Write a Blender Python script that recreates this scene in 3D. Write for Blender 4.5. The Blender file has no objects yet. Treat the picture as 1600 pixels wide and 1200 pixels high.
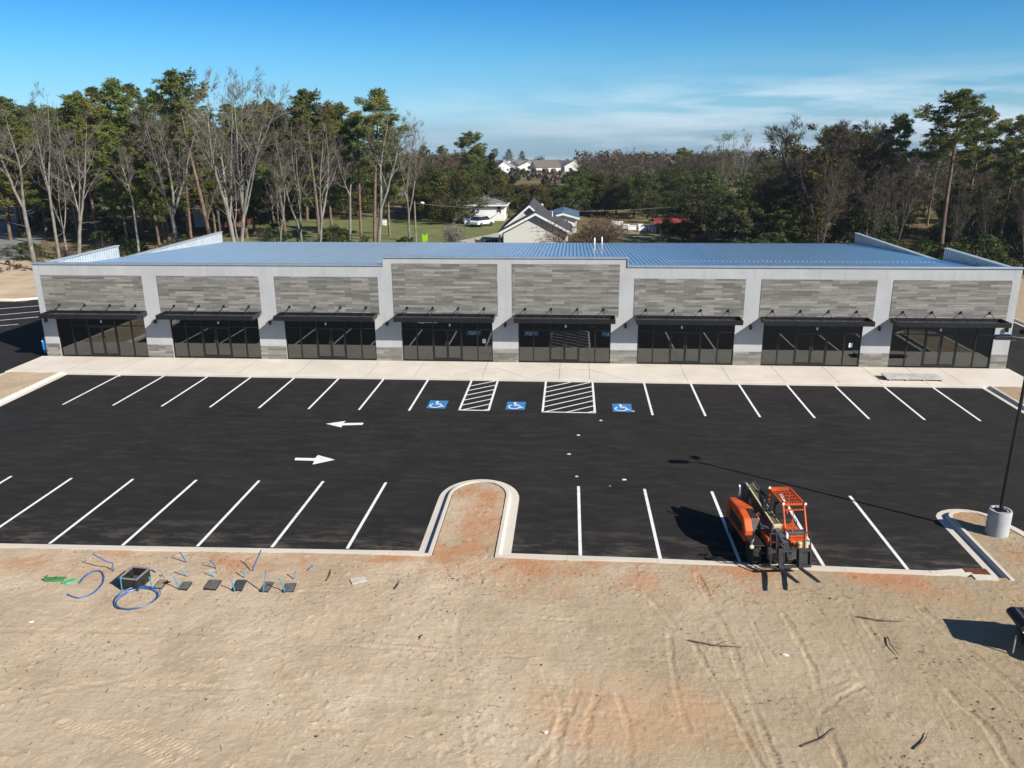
import bpy, bmesh, math, random
import numpy as np
from mathutils import Vector, Matrix, Euler
random.seed(7); rng = np.random.default_rng(7)
SC = bpy.context.scene; COL = SC.collection
PI = math.pi; rad = math.radians

# ------------------------------------------------------------------ camera (solved from the picture's vanishing points)
CAM = Vector((0.0046, -49.4671, 13.824)); PITCH, YAW, ROLL, FPX = 0.2961, -0.0744, -0.0065, 1260.18
def cam_axes():
    cy, sy, cp, sp = math.cos(YAW), math.sin(YAW), math.cos(PITCH), math.sin(PITCH)
    f = Vector((sy*cp, cy*cp, -sp)); r = Vector((cy, -sy, 0)); u = r.cross(f)
    cr, sr = math.cos(ROLL), math.sin(ROLL)
    return r*cr+u*sr, u*cr-r*sr, f
RX, UX, FX = cam_axes()
def ray(px, py): return FX + RX*((px-800)/FPX) - UX*((py-600)/FPX)
def G(px, py, z=0.0):
    d = ray(px, py); t = (z-CAM.z)/d.z; return CAM + d*t
def F(px, py, y=0.0):
    d = ray(px, py); t = (y-CAM.y)/d.y; return CAM + d*t
cam = bpy.data.cameras.new('camera'); camo = bpy.data.objects.new('camera', cam); COL.objects.link(camo)
M = Matrix((RX, UX, -FX)).transposed().to_4x4(); M.translation = CAM; camo.matrix_world = M
cam.sensor_width = 36; cam.lens = FPX/1600*36; cam.clip_end = 6000; cam.clip_start = 0.3
SC.camera = camo

# ------------------------------------------------------------------ light
SUN = Vector((0.832, -0.555, math.tan(rad(32.5)))).normalized()
sl = bpy.data.lights.new('sun', 'SUN'); sl.energy = 5.0; sl.angle = rad(0.5); sl.color = (1.0, 0.95, 0.87)
so = bpy.data.objects.new('sun', sl); COL.objects.link(so); so.rotation_euler = (-SUN).to_track_quat('-Z', 'Y').to_euler(); so.location = (40, -60, 60)
W = bpy.data.worlds.new('World'); SC.world = W; W.use_nodes = True
nt = W.node_tree; nt.nodes.clear()
def wn(t, **k):
    n = nt.nodes.new(t)
    for a, b in k.items(): setattr(n, a, b)
    return n
sky = wn('ShaderNodeTexSky', sky_type='NISHITA', sun_disc=False, sun_elevation=rad(32.5), sun_rotation=math.atan2(SUN.x, SUN.y), altitude=0, air_density=1.0, dust_density=0.35, ozone_density=2.2)
tc = wn('ShaderNodeTexCoord'); sep = wn('ShaderNodeSeparateXYZ'); nt.links.new(tc.outputs['Generated'], sep.inputs[0])
mp = wn('ShaderNodeMapping'); mp.inputs['Scale'].default_value = (5, 5, 42); nt.links.new(tc.outputs['Generated'], mp.inputs[0])
nz = wn('ShaderNodeTexNoise'); nz.inputs['Scale'].default_value = 1.0; nz.inputs['Detail'].default_value = 7; nz.inputs['Roughness'].default_value = .55; nt.links.new(mp.outputs[0], nz.inputs['Vector'])
cr = wn('ShaderNodeValToRGB'); cr.color_ramp.elements[0].position = .42; cr.color_ramp.elements[1].position = .60; nt.links.new(nz.outputs['Fac'], cr.inputs[0])
el = wn('ShaderNodeValToRGB'); e = el.color_ramp; e.elements[0].position = 0.0; e.elements[0].color = (1, 1, 1, 1); e.elements[1].position = .10; e.elements[1].color = (0, 0, 0, 1)
q = e.elements.new(.034); q.color = (.95, .95, .95, 1); q = e.elements.new(.058); q.color = (.4, .4, .4, 1); q = e.elements.new(.07); q.color = (.1, .1, .1, 1); nt.links.new(sep.outputs['Z'], el.inputs[0])
az = wn('ShaderNodeMapRange'); az.inputs['From Min'].default_value = -.25; az.inputs['From Max'].default_value = .25; az.inputs['To Min'].default_value = .1; az.inputs['To Max'].default_value = .85; nt.links.new(sep.outputs['X'], az.inputs['Value'])
m1 = wn('ShaderNodeMath', operation='MULTIPLY'); m2 = wn('ShaderNodeMath', operation='MULTIPLY')
nt.links.new(cr.outputs[0], m1.inputs[0]); nt.links.new(el.outputs[0], m1.inputs[1]); nt.links.new(m1.outputs[0], m2.inputs[0]); nt.links.new(az.outputs[0], m2.inputs[1])
SKYMUL = wn('ShaderNodeMix', data_type='RGBA', blend_type='MULTIPLY'); SKYMUL.inputs['Factor'].default_value = 1; SKYMUL.inputs[7].default_value = (0.80, 0.98, 1.12, 1)
nt.links.new(sky.outputs[0], SKYMUL.inputs[6])
mx = wn('ShaderNodeMix', data_type='RGBA'); mx.inputs[7].default_value = (7.4, 8.9, 10.0, 1)
tint = wn('ShaderNodeValToRGB'); e = tint.color_ramp; e.elements[0].position = 0.0; e.elements[0].color = (.75, 1.03, 1.54, 1); e.elements[1].position = 1.0; e.elements[1].color = (.46, .54, .62, 1)
for p_, c_ in ((.015, (.73, 1.03, 1.50)), (.054, (.57, .915, 1.23)), (.095, (.415, .86, 1.14)), (.145, (.24, .715, 1.086)), (.3, (.26, .43, .60)), (.55, (.40, .50, .60))): q = e.elements.new(p_); q.color = (*c_, 1)
nt.links.new(sep.outputs['Z'], tint.inputs[0]); TM = wn('ShaderNodeMix', data_type='RGBA', blend_type='MULTIPLY'); TM.inputs['Factor'].default_value = 1; nt.links.new(SKYMUL.outputs[2], TM.inputs[6]); nt.links.new(tint.outputs[0], TM.inputs[7]); nt.links.new(TM.outputs[2], mx.inputs[6]); nt.links.new(m2.outputs[0], mx.inputs['Factor'])
bg = wn('ShaderNodeBackground'); bg.inputs['Strength'].default_value = 0.07; nt.links.new(mx.outputs[2], bg.inputs[0])
wo = wn('ShaderNodeOutputWorld'); nt.links.new(bg.outputs[0], wo.inputs[0])
vs = SC.view_settings; vs.view_transform = 'Standard'; vs.look = 'None'; vs.exposure = 0.55; vs.gamma = 1
SC.cycles.max_bounces = 8; SC.cycles.transparent_max_bounces = 12; SC.cycles.caustics_reflective = False; SC.cycles.caustics_refractive = False; SC.cycles.sample_clamp_indirect = 6

# ------------------------------------------------------------------ materials
def lin(c):
    return tuple(((x/255)/12.92 if x/255 <= .04045 else ((x/255+.055)/1.055)**2.4) for x in c)
def new_mat(name):
    m = bpy.data.materials.new(name); m.use_nodes = True; n = m.node_tree; b = n.nodes['Principled BSDF']; return m, n, b
def mat(name, col, rough=.6, metal=0.0, var=.12, scale=3.0, bump=0.0, bscale=30.0, spec=.5, col2=None, detail=5, stretch=None, objrand=0.0, p0=.35, p1=.65):
    """base colour broken up by two scales of noise, optional bump"""
    m, n, b = new_mat(name); L = n.links
    b.inputs['Roughness'].default_value = rough; b.inputs['Metallic'].default_value = metal; b.inputs['Specular IOR Level'].default_value = spec
    t = n.nodes.new('ShaderNodeTexCoord'); src = t.outputs['Object']
    if stretch:
        mpn = n.nodes.new('ShaderNodeMapping'); mpn.inputs['Scale'].default_value = stretch; L.new(src, mpn.inputs[0]); src = mpn.outputs[0]
    nz = n.nodes.new('ShaderNodeTexNoise'); nz.inputs['Scale'].default_value = scale; nz.inputs['Detail'].default_value = detail; L.new(src, nz.inputs['Vector'])
    r = n.nodes.new('ShaderNodeValToRGB'); r.color_ramp.elements[0].position = p0; r.color_ramp.elements[1].position = p1
    c2 = col2 or tuple(min(1, x*(1+var)) for x in col); c1 = col if col2 else tuple(x*(1-var) for x in col)
    r.color_ramp.elements[0].color = (*c1, 1); r.color_ramp.elements[1].color = (*c2, 1); L.new(nz.outputs['Fac'], r.inputs[0]); out = r.outputs[0]
    if objrand:
        oi = n.nodes.new('ShaderNodeObjectInfo'); hs = n.nodes.new('ShaderNodeHueSaturation'); mr = n.nodes.new('ShaderNodeMapRange')
        mr.inputs['To Min'].default_value = 1-objrand; mr.inputs['To Max'].default_value = 1+objrand; L.new(oi.outputs['Random'], mr.inputs['Value']); L.new(mr.outputs[0], hs.inputs['Value'])
        L.new(out, hs.inputs['Color']); out = hs.outputs[0]
    L.new(out, b.inputs['Base Color'])
    if bump:
        nb = n.nodes.new('ShaderNodeTexNoise'); nb.inputs['Scale'].default_value = bscale; nb.inputs['Detail'].default_value = 6; L.new(src, nb.inputs['Vector'])
        bn = n.nodes.new('ShaderNodeBump'); bn.inputs['Strength'].default_value = bump; bn.inputs['Distance'].default_value = .03; L.new(nb.outputs['Fac'], bn.inputs['Height']); L.new(bn.outputs[0], b.inputs['Normal'])
    return m
def ramp(n, fac, stops):
    r = n.nodes.new('ShaderNodeValToRGB'); e = r.color_ramp
    while len(e.elements) < len(stops): e.elements.new(.5)
    for k, (p, c) in enumerate(stops): e.elements[k].position = p; e.elements[k].color = (*c, 1) if len(c) == 3 else c
    n.links.new(fac, r.inputs[0]); return r.outputs[0]
def noise(n, vec, scale, detail=5, rough=.5, dist=0):
    z = n.nodes.new('ShaderNodeTexNoise'); z.inputs['Scale'].default_value = scale; z.inputs['Detail'].default_value = detail; z.inputs['Roughness'].default_value = rough; z.inputs['Distortion'].default_value = dist
    n.links.new(vec, z.inputs['Vector']); return z.outputs['Fac']
def mapped(n, sc, loc=(0, 0, 0), rot=(0, 0, 0), coord='Object'):
    t = n.nodes.new('ShaderNodeTexCoord'); mpn = n.nodes.new('ShaderNodeMapping'); mpn.inputs['Scale'].default_value = sc; mpn.inputs['Location'].default_value = loc; mpn.inputs['Rotation'].default_value = rot
    n.links.new(t.outputs[coord], mpn.inputs[0]); return mpn.outputs[0]
def mixc(n, fac, a, b, mode='MIX'):
    x = n.nodes.new('ShaderNodeMix'); x.data_type = 'RGBA'; x.blend_type = mode
    for s, v in ((x.inputs['Factor'], fac), (x.inputs[6], a), (x.inputs[7], b)):
        if isinstance(v, (int, float)): s.default_value = v
        elif isinstance(v, tuple): s.default_value = (*v, 1)
        else: n.links.new(v, s)
    return x.outputs[2]
def math_(n, op, a, b=None):
    x = n.nodes.new('ShaderNodeMath'); x.operation = op
    for s, v in ((x.inputs[0], a), (x.inputs[1], b)):
        if v is None: continue
        if isinstance(v, (int, float)): s.default_value = v
        else: n.links.new(v, s)
    return x.outputs[0]
def set_bump(n, b, h, strength=.4, dist=.02):
    bn = n.nodes.new('ShaderNodeBump'); bn.inputs['Strength'].default_value = strength; bn.inputs['Distance'].default_value = dist; n.links.new(h, bn.inputs['Height']); n.links.new(bn.outputs[0], b.inputs['Normal'])

# ------------------------------------------------------------------ mesh helper
class MB:
    def __init__(s): s.v = []; s.f = []; s.mi = []; s.cur = 0
    def add(s, vs, fs):
        o = len(s.v); s.v.extend([tuple(p) for p in vs]); s.f.extend([tuple(i+o for i in f) for f in fs]); s.mi.extend([s.cur]*len(fs)); return s
    def box(s, x0, x1, y0, y1, z0, z1):
        return s.add([(x0, y0, z0), (x1, y0, z0), (x1, y1, z0), (x0, y1, z0), (x0, y0, z1), (x1, y0, z1), (x1, y1, z1), (x0, y1, z1)],
                     [(0, 3, 2, 1), (4, 5, 6, 7), (0, 1, 5, 4), (1, 2, 6, 5), (2, 3, 7, 6), (3, 0, 4, 7)])
    def bar(s, a, b, w, h, up=(0, 0, 1), w2=None, h2=None):
        a = Vector(a); b = Vector(b); d = (b-a).normalized(); up = Vector(up)
        if abs(d.dot(up)) > .98: up = Vector((0, 1, 0))
        r = d.cross(up).normalized(); u = r.cross(d)
        w2 = w if w2 is None else w2; h2 = h if h2 is None else h2
        P = [a+r*(sx*w/2)+u*(sz*h/2) for sx, sz in ((-1, -1), (1, -1), (1, 1), (-1, 1))]+[b+r*(sx*w2/2)+u*(sz*h2/2) for sx, sz in ((-1, -1), (1, -1), (1, 1), (-1, 1))]
        return s.add(P, [(0, 3, 2, 1), (4, 5, 6, 7), (0, 1, 5, 4), (1, 2, 6, 5), (2, 3, 7, 6), (3, 0, 4, 7)])
    def tube(s, pts, r, n=8, r2=None, cap=True):
        pts = [Vector(p) for p in pts]; m = len(pts); vs = []; prev = None
        for i, p in enumerate(pts):
            d = (pts[min(i+1, m-1)]-pts[max(i-1, 0)]).normalized()
            if prev is None:
                a = Vector((0, 0, 1)) if abs(d.z) < .9 else Vector((1, 0, 0)); x = d.cross(a).normalized()
            else:
                x = (prev-d*prev.dot(d)).normalized()
            prev = x; y = d.cross(x)
            rr = r[i] if isinstance(r, (list, tuple)) else (r if r2 is None else r+(r2-r)*i/(m-1))
            vs += [p+x*(rr*math.cos(2*PI*k/n))+y*(rr*math.sin(2*PI*k/n)) for k in range(n)]
        fs = [(i*n+k, i*n+(k+1) % n, (i+1)*n+(k+1) % n, (i+1)*n+k) for i in range(m-1) for k in range(n)]
        if cap: fs += [tuple(range(n))[::-1], tuple(range((m-1)*n, m*n))]
        return s.add(vs, fs)
    def cyl(s, c, r, h, n=24, axis='z', r2=None):
        c = Vector(c); d = {'x': Vector((1, 0, 0)), 'y': Vector((0, 1, 0)), 'z': Vector((0, 0, 1))}[axis]
        return s.tube([c, c+d*h], r, n, r2=r2)
    def lathe(s, prof, c, axis, n=24):
        """prof: (radius, along) pairs"""
        c = Vector(c); d = Vector(axis).normalized(); a = Vector((0, 0, 1)) if abs(d.z) < .9 else Vector((1, 0, 0)); x = d.cross(a).normalized(); y = d.cross(x); m = len(prof)
        vs = [c+d*h+x*(r*math.cos(2*PI*k/n))+y*(r*math.sin(2*PI*k/n)) for r, h in prof for k in range(n)]
        fs = [(i*n+k, i*n+(k+1) % n, (i+1)*n+(k+1) % n, (i+1)*n+k) for i in range(m-1) for k in range(n)]
        fs += [tuple(range(n))[::-1], tuple(range((m-1)*n, m*n))]
        return s.add(vs, fs)
    def prism(s, poly, z0, z1):
        n = len(poly); ar = sum(poly[i][0]*poly[(i+1) % n][1]-poly[(i+1) % n][0]*poly[i][1] for i in range(n))
        if ar < 0: poly = poly[::-1]
        vs = [(p[0], p[1], z0) for p in poly]+[(p[0], p[1], z1) for p in poly]
        return s.add(vs, [tuple(range(n))[::-1], tuple(range(n, 2*n))]+[(i, (i+1) % n, n+(i+1) % n, n+i) for i in range(n)])
    def profile(s, poly, x0, x1, axis='x'):
        """closed outline in (y,z) [axis x] or (x,z) [axis y] swept along the axis"""
        n = len(poly)
        if axis == 'x': vs = [(x0, a, b) for a, b in poly]+[(x1, a, b) for a, b in poly]
        else: vs = [(a, x0, b) for a, b in poly]+[(a, x1, b) for a, b in poly]
        return s.add(vs, [tuple(range(n))[::-1], tuple(range(n, 2*n))]+[(i, (i+1) % n, n+(i+1) % n, n+i) for i in range(n)])
    def sheet(s, poly, z):
        n = len(poly); ar = sum(poly[i][0]*poly[(i+1) % n][1]-poly[(i+1) % n][0]*poly[i][1] for i in range(n))
        if ar < 0: poly = poly[::-1]
        return s.add([(p[0], p[1], z) for p in poly], [tuple(range(n))])
    def xform(s, Mx, start=0):
        for i in range(start, len(s.v)): s.v[i] = tuple(Mx @ Vector(s.v[i]))
        return s
    def build(s, name, mats, parent=None, smooth=False, bevel=0.0, fix=True):
        me = bpy.data.meshes.new(name); me.from_pydata(s.v, [], s.f)
        mats = mats if isinstance(mats, (list, tuple)) else [mats]
        for m in mats: me.materials.append(m)
        if len(mats) > 1: me.polygons.foreach_set('material_index', s.mi)
        if fix:
            bm = bmesh.new(); bm.from_mesh(me); bmesh.ops.recalc_face_normals(bm, faces=bm.faces); bm.to_mesh(me); bm.free()
        if smooth: me.polygons.foreach_set('use_smooth', [True]*len(me.polygons))
        me.update(); o = bpy.data.objects.new(name, me); COL.objects.link(o)
        if smooth == 'auto':
            me.set_sharp_from_angle(angle=rad(40))
        if parent is not None: o.parent = parent
        if bevel:
            bv = o.modifiers.new('bevel', 'BEVEL'); bv.width = bevel; bv.segments = 2; bv.limit_method = 'ANGLE'; bv.angle_limit = rad(40)
        return o
def thing(name, label, cat, loc=(0, 0, 0), rz=0.0, group=None):
    o = bpy.data.objects.new(name, None); o.empty_display_size = .3; COL.objects.link(o); o.location = loc; o.rotation_euler = (0, 0, rz)
    return tag(o, label, cat, group)
def tag(o, label, cat, group=None):
    o['label'] = label; o['category'] = cat
    if group: o['group'] = group
    return o
def struct(o, label=None): o['kind'] = 'structure'; return o
def copy_tree(o, parent=None):
    c = o.copy(); COL.objects.link(c)
    if parent is not None: c.parent = parent
    for ch in o.children: copy_tree(ch, c)
    return c
def text_free(): pass
# ------------------------------------------------------------------ shared materials
def m_dirt():
    m, n, b = new_mat('sandy_dirt'); v = mapped(n, (1, 1, 1)); L = n.links
    sand = ramp(n, noise(n, v, .32, 8, .62, .3), [(.32, (.43, .328, .220)), (.5, (.525, .412, .290)), (.68, (.61, .49, .36))])
    t = n.nodes.new('ShaderNodeTexCoord'); sp = n.nodes.new('ShaderNodeSeparateXYZ'); L.new(t.outputs['Object'], sp.inputs[0]); X, Y = sp.outputs['X'], sp.outputs['Y']
    big = noise(n, mapped(n, (1, 1, 1), loc=(3, 9, 0)), .22, 6, .6)
    # browner, damper soil to the right, paler dry sand to the left
    right = ramp(n, math_(n, 'ADD', math_(n, 'MULTIPLY', X, .035), big), [(.36, (0, 0, 0)), (.86, (1, 1, 1))])
    c = mixc(n, math_(n, 'MULTIPLY', right, .85), sand, (.375, .292, .188))
    # drag marks of the grader blade, streaks running roughly along and across
    for rot, sc, f in ((.1, (.6, 4.5, 1), .22), (1.2, (.5, 6, 1), .40), (1.9, (.7, 7, 1), .25)):
        st = noise(n, mapped(n, sc, rot=(0, 0, rot)), 1.0, 9, .75, 1.6)
        c = mixc(n, f, c, ramp(n, st, [(.34, (.68, .66, .62)), (.48, (1, 1, 1)), (.7, (1.1, 1.09, 1.07))]), 'MULTIPLY')
    grit = ramp(n, noise(n, v, 9, 9, .75), [(.30, (.58, .55, .50)), (.42, (.95, .95, .94)), (.68, (1.06, 1.055, 1.04))])
    c = mixc(n, .9, c, grit, 'MULTIPLY')
    g2 = noise(n, mapped(n, (1, 1, 1), loc=(5, 5, 0)), 28, 6, .8); c = mixc(n, .55, c, ramp(n, g2, [(.32, (.55, .52, .48)), (.42, (1, 1, 1)), (.7, (1.06, 1.06, 1.05))]), 'MULTIPLY')
    # orange clay: a belt along the kerb and one patch further out
    belt = ramp(n, math_(n, 'MULTIPLY', math_(n, 'ADD', Y, 34.0), 1/16), [(.40, (0, 0, 0)), (.52, (1, 1, 1)), (.88, (1, 1, 1)), (.98, (.08, .08, .08))])
    cl = ramp(n, noise(n, v, .42, 7, .62, .4), [(.46, (0, 0, 0)), (.60, (1, 1, 1))])
    c = mixc(n, math_(n, 'MULTIPLY', math_(n, 'MULTIPLY', belt, cl), .9), c, (.47, .235, .12))
    d = math_(n, 'ADD', math_(n, 'POWER', math_(n, 'MULTIPLY', math_(n, 'SUBTRACT', X, 1.7), .21), 2), math_(n, 'POWER', math_(n, 'MULTIPLY', math_(n, 'ADD', Y, 32.6), .36), 2))
    pt = ramp(n, math_(n, 'ADD', d, math_(n, 'MULTIPLY', noise(n, v, 1.1, 7), 1.1)), [(.55, (1, 1, 1)), (.98, (0, 0, 0))])
    c = mixc(n, math_(n, 'MULTIPLY', pt, .62), c, (.53, .33, .185))
    dark = ramp(n, noise(n, mapped(n, (1, 1.6, 1), loc=(1, 4, 0)), 1.5, 9, .75), [(.62, (0, 0, 0)), (.75, (1, 1, 1))])
    c = mixc(n, math_(n, 'MULTIPLY', dark, .35), c, (.24, .19, .12))
    L.new(c, b.inputs['Base Color']); b.inputs['Roughness'].default_value = .95; b.inputs['Specular IOR Level'].default_value = .15
    set_bump(n, b, math_(n, 'ADD', noise(n, v, 14, 8, .7), math_(n, 'MULTIPLY', noise(n, v, 60, 4), .5)), .8, .035)
    return m
def m_asphalt():
    m, n, b = new_mat('asphalt'); v = mapped(n, (1, 1, 1)); L = n.links
    c = ramp(n, noise(n, v, .35, 6, .6), [(.3, (.0150, .0136, .0132)), (.7, (.0235, .0215, .0205))])
    t = n.nodes.new('ShaderNodeTexCoord'); sp = n.nodes.new('ShaderNodeSeparateXYZ'); L.new(t.outputs['Object'], sp.inputs[0])
    # paving lanes: slightly different mats of asphalt with a tight seam between them
    ln = math_(n, 'MULTIPLY', sp.outputs['Y'], 1/3.6); fr = math_(n, 'FRACT', ln); wn_ = n.nodes.new('ShaderNodeTexWhiteNoise'); wn_.noise_dimensions = '1D'; L.new(math_(n, 'FLOOR', ln), wn_.inputs['W'])
    c = mixc(n, .3, c, ramp(n, wn_.outputs['Value'], [(0, (.78, .78, .78)), (1, (1.22, 1.22, 1.22))]), 'MULTIPLY')
    seam = ramp(n, fr, [(.0, (1, 1, 1)), (.012, (0, 0, 0))]); c = mixc(n, math_(n, 'MULTIPLY', seam, .35), c, (.008, .008, .008))
    st = noise(n, mapped(n, (.2, 2.6, 1)), 1.2, 8, .68)
    c = mixc(n, ramp(n, st, [(.48, (0, 0, 0)), (.85, (.2, .2, .2))]), c, (.050, .046, .044))
    # sand carried in from the edges
    e1 = ramp(n, math_(n, 'MULTIPLY', math_(n, 'ADD', sp.outputs['Y'], 25.0), 1/6), [(.0, (1, 1, 1)), (.5, (0, 0, 0))])
    dn = ramp(n, noise(n, mapped(n, (.5, 1.6, 1)), 1.3, 9, .75), [(.48, (0, 0, 0)), (.72, (1, 1, 1))])
    c = mixc(n, math_(n, 'MULTIPLY', math_(n, 'ADD', math_(n, 'MULTIPLY', e1, .85), .16), dn), c, (.15, .125, .098))
    sc = math_(n, 'MULTIPLY', ramp(n, noise(n, mapped(n, (.7, 3.0, 1), rot=(0, 0, .2)), 2.1, 9, .8), [(.63, (0, 0, 0)), (.73, (1, 1, 1))]), .22)
    c = mixc(n, sc, c, (.13, .12, .11))
    spk = ramp(n, noise(n, v, 55, 3, .6), [(.35, (.75, .75, .75)), (.65, (1.25, 1.25, 1.25))])
    c = mixc(n, 1.0, c, spk, 'MULTIPLY'); L.new(c, b.inputs['Base Color']); b.inputs['Roughness'].default_value = .85; b.inputs['Specular IOR Level'].default_value = .18
    set_bump(n, b, noise(n, v, 70, 4), .35, .01); return m
def m_concrete(name, col, joints=0.0):
    m, n, b = new_mat(name); v = mapped(n, (1, 1, 1)); L = n.links
    c = ramp(n, noise(n, v, .5, 7, .6), [(.3, tuple(x*.88 for x in col)), (.7, tuple(min(1, x*1.06) for x in col))])
    c = mixc(n, math_(n, 'MULTIPLY', ramp(n, noise(n, v, 1.7, 8, .7), [(.55, (0, 0, 0)), (.8, (1, 1, 1))]), .3), c, (.52, .42, .31))
    c = mixc(n, .5, c, ramp(n, noise(n, v, 22, 6, .7), [(.35, (.82, .82, .82)), (.6, (1.03, 1.03, 1.03))]), 'MULTIPLY')
    if joints:
        t = n.nodes.new('ShaderNodeTexCoord'); sp = n.nodes.new('ShaderNodeSeparateXYZ'); L.new(t.outputs['Object'], sp.inputs[0]); f = math_(n, 'FRACT', math_(n, 'MULTIPLY', sp.outputs['X'], 1/joints))
        c = mixc(n, math_(n, 'MULTIPLY', ramp(n, f, [(.0, (1, 1, 1)), (.012, (0, 0, 0))]), .6), c, (.25, .22, .19))
    L.new(c, b.inputs['Base Color']); b.inputs['Roughness'].default_value = .85; b.inputs['Specular IOR Level'].default_value = .25
    set_bump(n, b, noise(n, v, 40, 5), .2, .01); return m
def m_cladding():
    """long thin grey-brown porcelain planks laid in running courses"""
    m, n, b = new_mat('plank_cladding'); L = n.links
    t = n.nodes.new('ShaderNodeTexCoord'); mpn = n.nodes.new('ShaderNodeMapping'); mpn.inputs['Rotation'].default_value = (rad(-90), 0, 0); L.new(t.outputs['Object'], mpn.inputs[0]); v = mpn.outputs[0]
    def brick(off, w, c1, c2):
        k = n.nodes.new('ShaderNodeTexBrick'); k.offset = off; k.inputs['Scale'].default_value = 1; k.inputs['Brick Width'].default_value = w; k.inputs['Row Height'].default_value = .152; k.inputs['Mortar Size'].default_value = .004; k.inputs['Bias'].default_value = 0
        k.inputs['Color1'].default_value = (*c1, 1); k.inputs['Color2'].default_value = (*c2, 1); k.inputs['Mortar'].default_value = (.10, .095, .085, 1); L.new(v, k.inputs['Vector']); return k
    a = brick(.37, 1.15, (.135, .128, .113), (.285, .272, .245))
    mp2 = n.nodes.new('ShaderNodeMapping'); mp2.inputs['Scale'].default_value = (1.1, 16, 1); mp2.inputs['Rotation'].default_value = (0, 0, 0); L.new(v, mp2.inputs[0])
    g = ramp(n, noise(n, mp2.outputs[0], 1.5, 8, .65), [(.3, (.66, .65, .62)), (.5, (1, 1, 1)), (.72, (1.4, 1.39, 1.37))])
    c = mixc(n, .85, a.outputs['Color'], g, 'MULTIPLY')
    mp3 = n.nodes.new('ShaderNodeMapping'); mp3.inputs['Scale'].default_value = (.55, 6.6, 1); L.new(v, mp3.inputs[0])
    c = mixc(n, .5, c, ramp(n, noise(n, mp3.outputs[0], 1.0, 3), [(.35, (.68, .67, .66)), (.65, (1.35, 1.33, 1.3))]), 'MULTIPLY')
    L.new(c, b.inputs['Base Color']); b.inputs['Roughness'].default_value = .7; b.inputs['Specular IOR Level'].default_value = .3
    set_bump(n, b, a.outputs['Fac'], -.4, .01); return m
def m_stucco():
    m, n, b = new_mat('grey_stucco'); v = mapped(n, (1, 1, 1)); L = n.links
    c = ramp(n, noise(n, v, .6, 7, .6), [(.3, (.40, .405, .405)), (.7, (.475, .475, .47))])
    c = mixc(n, .35, c, ramp(n, noise(n, mapped(n, (3, 3, .35)), 1.1, 6, .6), [(.35, (.85, .85, .86)), (.65, (1.05, 1.05, 1.05))]), 'MULTIPLY')
    c = mixc(n, .25, c, ramp(n, noise(n, v, 18, 5, .7), [(.35, (.85, .85, .85)), (.6, (1.05, 1.05, 1.05))]), 'MULTIPLY')
    L.new(c, b.inputs['Base Color']); b.inputs['Roughness'].default_value = .9; b.inputs['Specular IOR Level'].default_value = .2
    set_bump(n, b, noise(n, v, 80, 4), .3, .008); return m
def m_roof():
    m, n, b = new_mat('galvalume_roof'); v = mapped(n, (1, 1, 1)); L = n.links
    c = ramp(n, noise(n, mapped(n, (2.4, .12, 1)), 1.0, 5, .6), [(.3, (.54, .68, .82)), (.7, (.62, .76, .90))])
    L.new(c, b.inputs['Base Color']); b.inputs['Metallic'].default_value = .78
    b.inputs['Roughness'].default_value = .32; return m
def m_glass():
    m, n, b = new_mat('storefront_glass'); L = n.links; n.nodes.remove(b); out = n.nodes['Material Output']
    g = n.nodes.new('ShaderNodeBsdfGlossy'); g.inputs['Roughness'].default_value = .012; g.inputs['Color'].default_value = (.93, .96, .95, 1)
    t = n.nodes.new('ShaderNodeBsdfTransparent'); t.inputs['Color'].default_value = (.36, .40, .37, 1)
    lw = n.nodes.new('ShaderNodeLayerWeight'); lw.inputs['Blend'].default_value = .2
    f = math_(n, 'ADD', math_(n, 'MULTIPLY', lw.outputs['Fresnel'], .8), .125)
    x = n.nodes.new('ShaderNodeMixShader'); L.new(f, x.inputs[0]); L.new(t.outputs[0], x.inputs[1]); L.new(g.outputs[0], x.inputs[2]); L.new(x.outputs[0], out.inputs[0]); return m
def m_ground():
    """forest floor and meadow beyond the site: leaf litter, dry grass, green patches"""
    m, n, b = new_mat('ground_cover'); v = mapped(n, (1, 1, 1)); L = n.links
    c = ramp(n, noise(n, v, .045, 8, .6), [(.38, (.15, .105, .06)), (.47, (.22, .165, .09)), (.56, (.15, .15, .055)), (.68, (.10, .13, .036))])
    c = mixc(n, .8, c, ramp(n, noise(n, v, .9, 9, .7), [(.33, (.55, .55, .55)), (.66, (1.35, 1.35, 1.35))]), 'MULTIPLY')
    L.new(c, b.inputs['Base Color']); b.inputs['Roughness'].default_value = 1; b.inputs['Specular IOR Level'].default_value = .1
    set_bump(n, b, noise(n, v, 3, 8, .7), .8, .2); return m
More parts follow.
